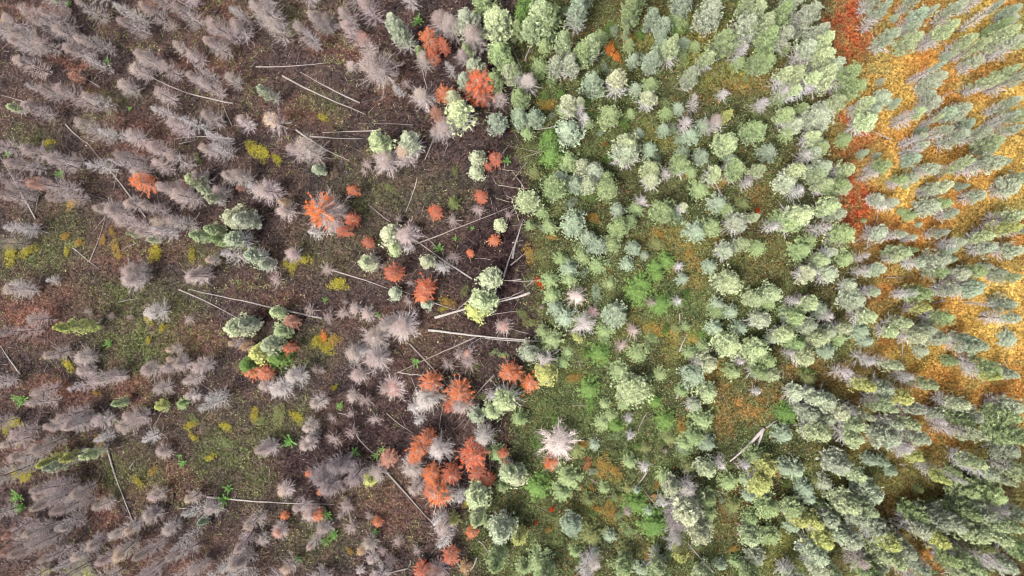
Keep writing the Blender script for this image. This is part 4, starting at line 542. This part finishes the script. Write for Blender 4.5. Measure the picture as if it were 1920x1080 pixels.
def parse(txt, ox, oy, sc):
    for e in txt.replace("\n", ";").split(";"):
        a = e.split()
        if not a: continue
        k = a[0]; h, r, c = DEF[k[0]]; num = [v for v in a[3:] if re.match(r'^[\d.]+$', v)]; cs = [v for v in a[3:] if not re.match(r'^[\d.]+$', v)]
        if num: h = float(num[0])
        if len(num) > 1: r = float(num[1])
        elif k[0] == 't' and num: r = h
        if cs: c = cs[0]
        place(k, ox + float(a[1]) * sc, oy + float(a[2]) * sc, h, r, c)
for (ox, oy), txt in T.items(): parse(txt, ox, oy, .25)
parse(EDGE, 0, 0, 1)
# low green bushes between the live trees
nb = 0
while nb < 170:
    bx_, by_ = rp.triangular(990, 1010, 1650), rp.uniform(20, 1060)
    if bx_ > 1560 and by_ < 700: continue
    place('y', bx_, by_, rp.uniform(.5, 1.1), rp.uniform(.5, 1.4), ['gg', 'ol', 'lm', 'bg', 'lm', 'gg', 'ol', 'ty'][int(rp.integers(8))]); nb += 1

# ------------------------------------------------------------------ fallen trunks (4x tile pixels): x0 y0 x1 y1 butt-radius tone
LOGS = {(0, 0): "1330 0 1480 80 .07 w;1110 120 1440 60 .08 c;1410 230 1640 60 .09 c;1100 560 1750 780 .09 w;1660 760 1735 940 .06 w;490 930 660 1080 .08 w;0 710 240 775 .08 g;1300 1045 1760 1050 .07 w;1340 1080 1470 1045 .07 w;600 570 750 650 .06 w",
(480, 0): "0 500 560 465 .07 w;200 570 820 860 .10 w;330 540 780 765 .09 w;490 992 930 978 .07 w;400 1022 800 1035 .08 w;300 970 710 1200 .10 w;1010 695 790 770 .08 c;1395 890 1265 1200 .10 w;1670 -20 1760 310 .07 w;765 922 1180 932 .04 g;1240 500 1285 660 .05 w;1710 230 1670 290 .05 w;820 860 890 950 .09 c;1700 350 1770 320 .05 c",
(0, 270): "0 90 265 560 .09 w;290 390 262 500 .06 w;640 -20 1090 545 .09 w;885 180 835 340 .06 g;1135 450 1165 575 .05 w;800 470 672 880 .06 g;545 780 740 930 .07 w;790 530 675 670 .05 g;220 630 370 670 .06 w;1500 510 1465 570 .06 w;380 265 830 430 .06 c;680 145 770 190 .10 c;770 120 740 190 .08 c;890 800 1030 740 .05 g",
(480, 270): "1210 250 1120 510 .06 w;840 450 1010 580 .06 g;1165 700 1620 1015 .09 w;1190 750 1920 465 .08 g;570 945 990 1080 .08 w;1260 680 1360 770 .05 g;1930 770 1860 1000 .10 w;1830 1022 1990 1018 .08 w;1440 0 1400 90 .04 g;1640 855 1760 865 .04 g;1790 400 1900 440 .05 g;1760 230 1800 300 .04 g",
(0, 540): "0 430 165 640 .10 w;1340 10 1810 245 .08 w;1410 8 2420 220 .10 w;880 105 1050 80 .04 w;1210 930 1140 1075 .04 g;1480 700 1620 790 .05 g;330 860 560 820 .06 c;0 820 230 760 .06 c",
(480, 540): "1340 222 1920 65 .13 w;1290 318 2120 395 .12 w;1050 640 1650 370 .08 g;1150 420 1480 805 .09 g;1060 632 1310 645 .07 w;1600 860 1785 650 .08 g;1330 110 1500 165 .07 w;1030 430 1110 540 .07 c;980 940 1180 1090 .06 g;1160 670 1205 785 .05 g;610 935 710 958 .05 w;780 490 940 410 .06 c;1340 1080 1440 1000 .05 c;960 680 1140 720 .05 g;900 790 1060 730 .05 c;1510 480 1690 370 .03 g;1060 20 1170 60 .05 w;1500 170 1640 50 .08 g",
(0, 810): "805 120 1060 810 .10 w;1550 490 2500 540 .10 w;990 690 1265 590 .07 g;1010 210 965 275 .05 w;1475 665 1580 595 .07 c;665 850 765 808 .07 w;725 820 735 890 .04 g;500 1000 690 900 .07 c;1300 460 1290 590 .10 c;1310 568 1400 575 .07 w;1180 580 1260 565 .08 c;460 800 560 720 .06 c",
(480, 810): "750 20 895 185 .06 w;965 285 1285 645 .13 g;1285 645 1400 800 .08 g;850 1080 1140 1020 .07 w;1405 865 1535 1015 .07 w;1665 820 1740 925 .06 w;1500 830 1450 925 .08 w;1660 940 1620 1035 .10 w;700 340 815 225 .07 c;1150 340 1230 270 .06 c;400 410 600 330 .07 c;1060 120 1190 20 .05 c;1140 1020 1160 960 .06 g;1840 850 1920 960 .03 g",
(960, 0): "0 340 70 520 .05 w;1215 655 1365 490 .07 w;900 220 990 250 .05 w;110 970 340 940 .06 w;100 460 150 340 .10 w;0 320 60 230 .08 w;300 560 370 480 .05 w",
(1440, 0): "1310 722 1435 675 .06 w;710 955 920 1045 .07 w;80 335 245 350 .06 w;1680 860 1730 790 .03 g;1480 120 1520 95 .04 g",
(960, 270): "85 570 0 860 .11 w;-10 910 105 820 .08 w;0 1025 225 1015 .06 w;915 458 1140 440 .07 w;700 900 810 790 .05 g;1460 120 1575 400 .11 g;355 565 580 510 .05 w;1590 255 1645 240 .05 w;90 210 180 260 .06 g;60 110 230 60 .06 g;100 1075 160 1030 .05 w;80 560 140 630 .05 w;0 610 180 600 .05 g;0 200 90 330 .06 g;1615 880 1620 940 .05 w",
(1440, 270): "830 500 785 630 .05 w;720 785 900 700 .06 w;640 745 750 690 .06 w;1210 755 1300 680 .06 w;1350 1000 1445 940 .05 w;720 570 740 665 .04 w;890 1000 1110 990 .05 g;210 35 340 55 .06 w",
(960, 540): "-120 110 135 35 .13 w;-200 375 215 395 .10 w;1255 480 1320 335 .08 w;1230 830 1278 735 .10 w;945 1075 1015 930 .06 g;1262 190 1258 320 .07 w;1600 560 1650 570 .05 w;1640 565 1760 520 .06 w;0 60 90 10 .07 g;450 880 640 870 .04 g;980 420 1090 390 .04 g;500 540 520 620 .04 g",
(1440, 540): "1003 390 1022 580 .07 w;1325 880 1328 1090 .07 w;930 955 868 1005 .07 w;-10 1050 70 985 .09 w;100 560 120 680 .04 g;1240 120 1330 85 .07 w;1700 230 1830 250 .05 g",
(960, 810): "1635 225 1890 -30 .18 w;1880 0 1820 165 .14 w;985 430 1160 640 .10 g;1320 830 1510 1060 .10 w;930 405 1010 300 .09 w;1500 430 1610 465 .05 w;1660 230 1710 280 .06 w;1150 640 1210 760 .09 g;590 350 660 380 .05 g;1640 990 1740 1030 .04 g;850 830 940 835 .03 g",
(1440, 810): "870 660 1055 735 .12 w;75 560 140 620 .08 g;1280 1065 1365 1045 .06 w;1560 135 1710 90 .05 g;750 60 860 170 .05 g;990 240 1050 250 .07 w;160 150 210 220 .04 w;1720 960 1840 900 .05 c;1760 1010 1860 1000 .05 c"}
LOGI = []
def make_log(ax, ay, bx, by, rad, tone, i):
    r = np.random.default_rng(500 + i); x0, y0 = at(ax, ay, .15); x1, y1 = at(bx, by, .15)
    L_ = math.hypot(x1 - x0, y1 - y0); n = max(8, int(L_ / .8)); t = np.linspace(0, 1, n); flip = r.random() < .5
    perp = np.array([-(y1 - y0), x1 - x0]) / max(L_, .01); bend = np.sin(t * math.pi) * r.normal(0, .022) * L_ + np.cumsum(r.normal(0, .022, n))
    X = x0 + (x1 - x0) * t + perp[0] * bend; Y = y0 + (y1 - y0) * t + perp[1] * bend
    tt = 1 - t if flip else t; R = rad * (1.15 - .75 * tt)
    cx, cy = float(X[n // 2]), float(Y[n // 2]); Z = ground_z(X, Y); zc = float(Z.mean())
    Z = np.convolve(np.pad(Z, 2, 'edge'), np.ones(5) / 5, 'valid') + R * .7 + .05
    P = np.stack([X - cx, Y - cy, Z - zc], 1)
    body = tube(P, R, 8); me = make_mesh("trunk_" + str(i), body[0], body[1], M_BARK, smooth=True)
    root = bpy.data.objects.new("fallen_log", None); root.empty_display_size = .3; root.location = (cx, cy, zc); col.objects.link(root)
    cc = {'w': (126, 118, 114) if rad < .12 else (140, 133, 129), 'g': (112, 102, 98), 'c': (52, 46, 45)}[tone]; rad *= .85; c = lin(cc, .06)
    o = bpy.data.objects.new("trunk", me); o.parent = root; col.objects.link(o); o.color = (*map(float, c), 1)
    m = int(L_ * (4.5 if r.random() < .45 else 1.6)) + 3; q = r.uniform(.05, .95, m); s0 = np.stack([np.interp(q, t, P[:, k]) for k in range(3)], 1)
    dirn = np.array([x1 - x0, y1 - y0, 0]) / max(L_, .01) * (-1 if flip else 1)
    sd2 = r.choice([-1, 1], m)[:, None] * np.array([perp[0], perp[1], 0])[None]
    dv = unit(sd2 + dirn * r.uniform(.2, .9, (m, 1)) + np.stack([0 * q, 0 * q, r.uniform(-.05, .5, m)], 1)); ln = r.uniform(.12, .75, m) ** 1.3 * min(1.6, .5 + L_ * .12)
    v1 = prisms(s0, s0 + dv * ln[:, None], np.full(m, rad * .2 + .004), np.full(m, .004))
    k2 = np.repeat(np.arange(m), 3); sp = s0[k2] + dv[k2] * (ln[k2] * r.uniform(.3, .95, len(k2)))[:, None]
    v2 = prisms(sp, sp + unit(dv[k2] + r.normal(0, .5, (len(k2), 3))) * r.uniform(.08, .3, (len(k2), 1)), np.full(len(k2), .007), np.full(len(k2), .003))
    bv, bf = merge([v1, v2]); mb = make_mesh("branch_stubs_" + str(i), bv, bf, M_TWIG, np.full(len(bv), .5))
    o2 = bpy.data.objects.new("branch_stubs", mb); o2.parent = root; col.objects.link(o2); o2.color = (*map(float, c * .9), 1)
    root["category"] = "fallen log"; root["group"] = "fallen tree trunks on the forest floor"
    LOGI.append([root, tone, (ax + bx) / 2, (ay + by) / 2, L_, rad, abs(bx - ax) > abs(by - ay)])
i = 0
for (ox, oy), txt in LOGS.items():
    for e in txt.split(";"):
        a = e.split(); make_log(ox + float(a[0]) / 4, oy + float(a[1]) / 4, ox + float(a[2]) / 4, oy + float(a[3]) / 4, float(a[4]), a[5], i); i += 1

rl = np.random.default_rng(91)
for q in range(46):                              # tangle of small burnt branches along the burn edge
    ey = rl.uniform(150, 1000); ex = float(np.interp(ey, BURN_EDGE[:, 0], BURN_EDGE[:, 1])) - abs(rl.normal(0, 45)) - 8
    a = rl.uniform(0, math.pi); l = rl.uniform(18, 70); make_log(ex - math.cos(a) * l / 2, ey - math.sin(a) * l / 2, ex + math.cos(a) * l / 2, ey + math.sin(a) * l / 2, rl.uniform(.03, .06), 'cgggw'[int(rl.integers(5))], i); i += 1

# ------------------------------------------------------------------ forest floor and its ground cover
def axis_(lo, hi, step):
    inner = np.arange(lo, hi + step, step); out = np.array([3, 8, 18, 40, 90, 200, 420, 900.])
    return np.concatenate([lo - out[::-1], inner, inner[-1] + out])
gx = axis_(-66, 56, .14); gy = axis_(-37, 37, .14); GX, GY = np.meshgrid(gx, gy)
GC, GL = ground_colour(GX, GY)
bump = (fbm(GX, GY, .7, 21, 3) - .5) * .14
inside = (GX > -66) & (GX < 56) & (GY > -37) & (GY < 37)
GZ = np.where(inside, ground_z(GX, GY) + bump, ground_z(GX, GY))
ny, nx = GX.shape; idx = np.arange(nx * ny).reshape(ny, nx)
F = np.stack([idx[:-1, :-1], idx[:-1, 1:], idx[1:, 1:], idx[1:, :-1]], -1).reshape(-1, 4)
gm = make_mesh("ground", np.stack([GX, GY, GZ], -1).reshape(-1, 3), F, ground_material(), col=GC.reshape(-1, 3), smooth=True)
g = bpy.data.objects.new("ground", gm); col.objects.link(g); g["kind"] = "structure"

def scatter(name, n, maskf, colf, hl, wl, hh, seed, tuft=6, label=""):
    r = np.random.default_rng(seed); x = r.uniform(-64, 54, n); y = r.uniform(-36, 36, n)
    c, live = ground_colour(x, y); m = r.random(n) < maskf(x, y, live, c)
    x, y, live, c = x[m], y[m], live[m], c[m]; k = len(x)
    z = ground_z(x, y) + (fbm(x, y, .7, 21, 3) - .5) * .14
    cc = colf(x, y, c, live, r); hgt = hh(x, y, r)
    C = np.repeat(np.stack([x, y, z], 1), tuft, 0) + np.stack([r.normal(0, wl * 1.6, k * tuft), r.normal(0, wl * 1.6, k * tuft), np.repeat(hgt, tuft) * r.uniform(.1, 1, k * tuft)], 1)
    dv = unit(r.normal(size=(k * tuft, 3)) + [0, 0, .35]); V, Fa = blades(C, dv, hl * r.uniform(.5, 1.3, k * tuft), wl * r.uniform(.6, 1.3, k * tuft), r)
    tn = np.clip(np.repeat(np.repeat(r.normal(.45, .2, k), tuft) + r.normal(0, .15, k * tuft), 3), 0, 1)
    me = make_mesh(name, V, Fa, M_COVER, tn, np.repeat(cc, tuft * 3, 0)); o = bpy.data.objects.new(name, me); col.objects.link(o)
    o["kind"] = "stuff"; o["label"] = label; o["category"] = "plants"
def c_herb(x, y, c, live, r):
    a = r.random((len(x), 1)); return np.where(a < .6, srgb(126, 142, 88), np.where(a < .8, srgb(168, 166, 122), srgb(120, 96, 70)))
scatter("low_herbs", 160000, lambda x, y, l, c: (1 - l) * np.clip((c.sum(1) - .075) * 14, .04, 1) * np.clip((fbm(x, y, 4.5, 30, 3) - .44) * 3.2 + .08, .03, 1) * np.clip((fbm(x, y, .8, 31, 3) - .38) * 5, 0, 1), c_herb, .12, .08, lambda x, y, r: r.uniform(.02, .2, len(x)), 11, 5, "small green and straw herbs sprouting through the burnt soil on the left")
def c_litter(x, y, c, live, r):
    a = r.random((len(x), 1)); return np.where(a < .4, c * 1.5, np.where(a < .8, c * .35, c * 2.0))
scatter("burnt_litter", 110000, lambda x, y, l, c: (1 - l), c_litter, .17, .065, lambda x, y, r: r.uniform(.01, .1, len(x)), 12, 4, "brown needle litter and charred twigs covering the burnt ground")
def c_heath(x, y, c, live, r):
    a = r.random((len(x), 1)); px, _ = project(x, y); f = (np.clip((px - 1500) / 200, 0, 1))[:, None]
    mixc = np.where(a < .45, c * (1.4 - .2 * f), np.where(a < .75, srgb(104, 122, 84) * (1 - f) + c * 1.2 * f, np.where(a < .93, srgb(116, 110, 88) * (1 - f) + c * f, srgb(140, 108, 66) * (1 - f) + c * 1.3 * f)))
    return np.clip(mixc, 0, .8)
scatter("heath_shrubs", 260000, lambda x, y, l, c: l * np.clip((fbm(x, y, 1.1, 40, 3) - .34) * 5, .15, 1), c_heath, .17, .09, lambda x, y, r: .05 + .5 * np.clip(fbm(x, y, 1.6, 41, 3) - .35, 0, 1) * r.uniform(.3, 1.2, len(x)), 13, 5, "low heath shrubs, moss and lichen covering the unburnt ground on the right")
def c_dead(x, y, c, live, r):
    a = r.random((len(x), 1)); return np.where(a < .5, srgb(150, 134, 126), srgb(84, 70, 66))
def twig_litter():
    r = np.random.default_rng(77); n = 9000; x = r.uniform(-64, 54, n); y = r.uniform(-36, 36, n); c, live = ground_colour(x, y)
    px, _ = project(x, y); m = r.random(n) < np.where(px < 1560, .9, .1); x, y = x[m], y[m]; n = len(x); z = ground_z(x, y) + .08
    a = r.uniform(0, 6.283, n); L_ = r.exponential(.45, n).clip(.15, 2.2); p0 = np.stack([x, y, z], 1); p1 = p0 + np.stack([np.cos(a) * L_, np.sin(a) * L_, r.uniform(-.02, .12, n)], 1)
    V, Fa = prisms(p0, p1, r.uniform(.008, .022, n), np.full(n, .004)); cc = np.where(r.random((n, 1)) < .6, srgb(160, 146, 140), srgb(76, 62, 60))
    me = make_mesh("twig_litter", V, Fa, M_COVER, np.full(len(V), .5), np.repeat(cc, 6, 0)); o = bpy.data.objects.new("twig_litter", me); col.objects.link(o)
    o["kind"] = "stuff"; o["label"] = "fallen grey twigs scattered over the forest floor"; o["category"] = "twigs"
twig_litter()

# ------------------------------------------------------------------ labels that single each thing out
LAND = [(590, 395, "the orange-ringed burnt crown"), (250, 338, "the far left orange crown"), (885, 155, "the upper red-orange crown"), (800, 70, "the topmost orange crown"), (428, 405, "the left cream pine pair"),
        (960, 560, "the thick white log"), (1190, 725, "the big lobed pale pine"), (1040, 840, "the orange-spotted white snag"), (860, 870, "the red-orange crown cluster"), (965, 700, "the burn-edge orange crown"),
        (490, 675, "the green and orange crown"), (150, 608, "the long lemon-green tree"), (615, 1015, "the bottom seedling pair"), (534, 828, "the round lower-left seedling"), (420, 930, "the seedlings under a log"), (30, 750, "the leftmost seedling"),
        (230, 900, "the steep lower-left log"), (60, 1060, "the bottom left corner"), (40, 40, "the top left corner"), (430, 165, "the long upper-left log"), (640, 190, "the paired upper-left logs"), (25, 330, "the steep left-edge log"),
        (740, 445, "the cream and grey pair"), (630, 540, "the yellow center-left bush"), (705, 270, "the twin upper pines"), (840, 780, "the grey-orange crown pair"), (715, 640, "the grey-brown crown cluster"), (800, 950, "the dark slanting log"),
        (1035, 365, "the large round green pine"), (1145, 95, "the small orange bush"), (1075, 190, "the cream-topped half-bare pine"), (1265, 100, "the slim column pine"), (1300, 210, "the leaning grey snag"), (1175, 290, "the wide sage pine"),
        (1600, 375, "the scarlet moss patch"), (1595, 50, "the topmost red moss"), (1880, 580, "the golden moss clearing"), (1740, 110, "the upper orange moss"), (1700, 370, "the amber moss strip"), (1890, 20, "the top right corner"), (1890, 1060, "the bottom right corner"),
        (1290, 470, "the central orange heath"), (1230, 630, "the olive heath clearing"), (1420, 820, "the long lower-right log"), (1300, 960, "the wide cream bottom pine"), (1075, 995, "the round blue-green pine"), (1180, 990, "the bottom bright green spruce"),
        (1470, 690, "the brown heath gap"), (1085, 630, "the yellow-bottomed white snag"), (1510, 310, "the scarlet-side dense pines"), (1620, 190, "the moss-edge pine cluster"), (1850, 300, "the long right-hand pine"), (1450, 130, "the upper pine rows"), (1560, 620, "the sage pine group"),
        (1700, 640, "the moss-side pine cluster"), (1780, 930, "the long lower-right pines"), (1660, 980, "the lemon lower-right pine"), (1550, 860, "the blue-green thicket"), (1650, 860, "the olive lower-right strip"), (1130, 520, "the central bright spruces"), (300, 740, "the lower-left grey crowns"), (330, 280, "the upper-left grey crowns")]
DIRS = ["right of", "below right of", "below", "below left of", "left of", "above left of", "above", "above right of"]
ORD = ["", "second ", "third ", "fourth ", "fifth ", "sixth ", "seventh ", "eighth ", "ninth ", "tenth "]
def locate(px, py):
    px = min(max(px, 4), 1916); py = min(max(py, 4), 1076)
    d2 = [((px - a) ** 2 + (py - b) ** 2, j) for j, (a, b, _) in enumerate(LAND)]; dd, j = min(d2)
    ang = math.degrees(math.atan2(py - LAND[j][1], px - LAND[j][0])) % 360
    k = int(((ang + 22.5) % 360) // 45); dist = math.sqrt(dd)
    return j, k, dist
def describe(k0, st, h, r, c):
    cw = CN[c][1] if c in CN else ''
    if k0 == 'p':
        sz = 'tall' if h >= 7.5 else ('small' if h <= 3.5 else ('broad' if r >= 1.5 else ('slim' if r <= .9 else 'medium')))
        return sz + ' ' + cw + {'a': '', 'b': ' half-bare', 'c': ' mostly-bare', 'r': ' round-topped'}[st] + ' pine' + '', 'pine'
    if k0 == 's': return ('broad ' if r >= 1.5 else ('tiny ' if h < 1.6 else '')) + cw + ' young spruce', 'spruce'
    if k0 == 'd': return ('wide ' if r >= 1.4 else ('tall ' if h >= 7.5 else ('short ' if h <= 4 else ''))) + ((cw + ' ') if cw else 'grey-brown ') + 'burnt tree', 'tree'
    if k0 == 'w': return ('wide ' if r >= 1.4 else ('small ' if h <= 4 else '')) + (cw or 'pale grey') + ' bare snag', 'snag'
    if k0 in 'oq': return ('large ' if r >= 1.4 else ('tiny ' if r <= .6 else '')) + cw + (' half-needled' if k0 == 'q' else '') + ' scorched crown', 'crown'
    if k0 == 't': return ('large ' if r >= 1 else 'small ') + 'vivid green leafy seedling', 'seedling'
    if k0 == 'y': return ('wide ' if r >= 1.2 else 'small ') + cw + ' low bush', 'bush'
    return 'pinkish grey dead sapling', 'sapling'
recs = []
for it in ITEMS:
    root, k0, st, px, py, h, r, c = it; ds, noun = describe(k0, st, h, r, c); edge = ''
    if not (0 < px < 1920 and 0 < py < 1080): edge = 'edge-cut '
    recs.append((root, edge + ds, locate(px, py)))
for root, tone, px, py, L_, rad, hz in LOGI:
    ds = ('long ' if L_ > 8 else ('short ' if L_ < 2.5 else '')) + ('thick ' if rad >= .11 else ('thin ' if rad <= .05 else '')) + {'w': 'pale grey', 'g': 'dull brown', 'c': 'charred black'}[tone] + ' fallen log'
    recs.append((root, ds, locate(px, py)))
buckets = {}
for root, ds, (j, k, dist) in recs: buckets.setdefault((ds, j, k), []).append((dist, root))
for (ds, j, k), lst in buckets.items():
    lst.sort(key=lambda t: t[0])
    for n, (dist, root) in enumerate(lst):
        if dist < 14: tail = "standing at " + LAND[j][2] if 'log' not in ds else "lying at " + LAND[j][2]
        else: tail = DIRS[k] + " " + LAND[j][2]
        q = (ORD[min(n, 9)] + "nearest ") if len(lst) > 1 else ''
        lab = ds + ", " + q + tail; w = lab.split()
        if len(w) > 16: lab = " ".join(x for x in w if x not in ('the', 'a'))
        root["label"] = lab
SEEN = {}
for root, _, _ in recs: SEEN.setdefault(root["label"], []).append(root)
HAND = {(590, 387, 'q'): "large crown ringed with bright orange needles round a grey centre"}
print("things:", len(recs), "duplicate labels:", sum(len(v) - 1 for v in SEEN.values()), "max words", max(len(k.split()) for k in SEEN))
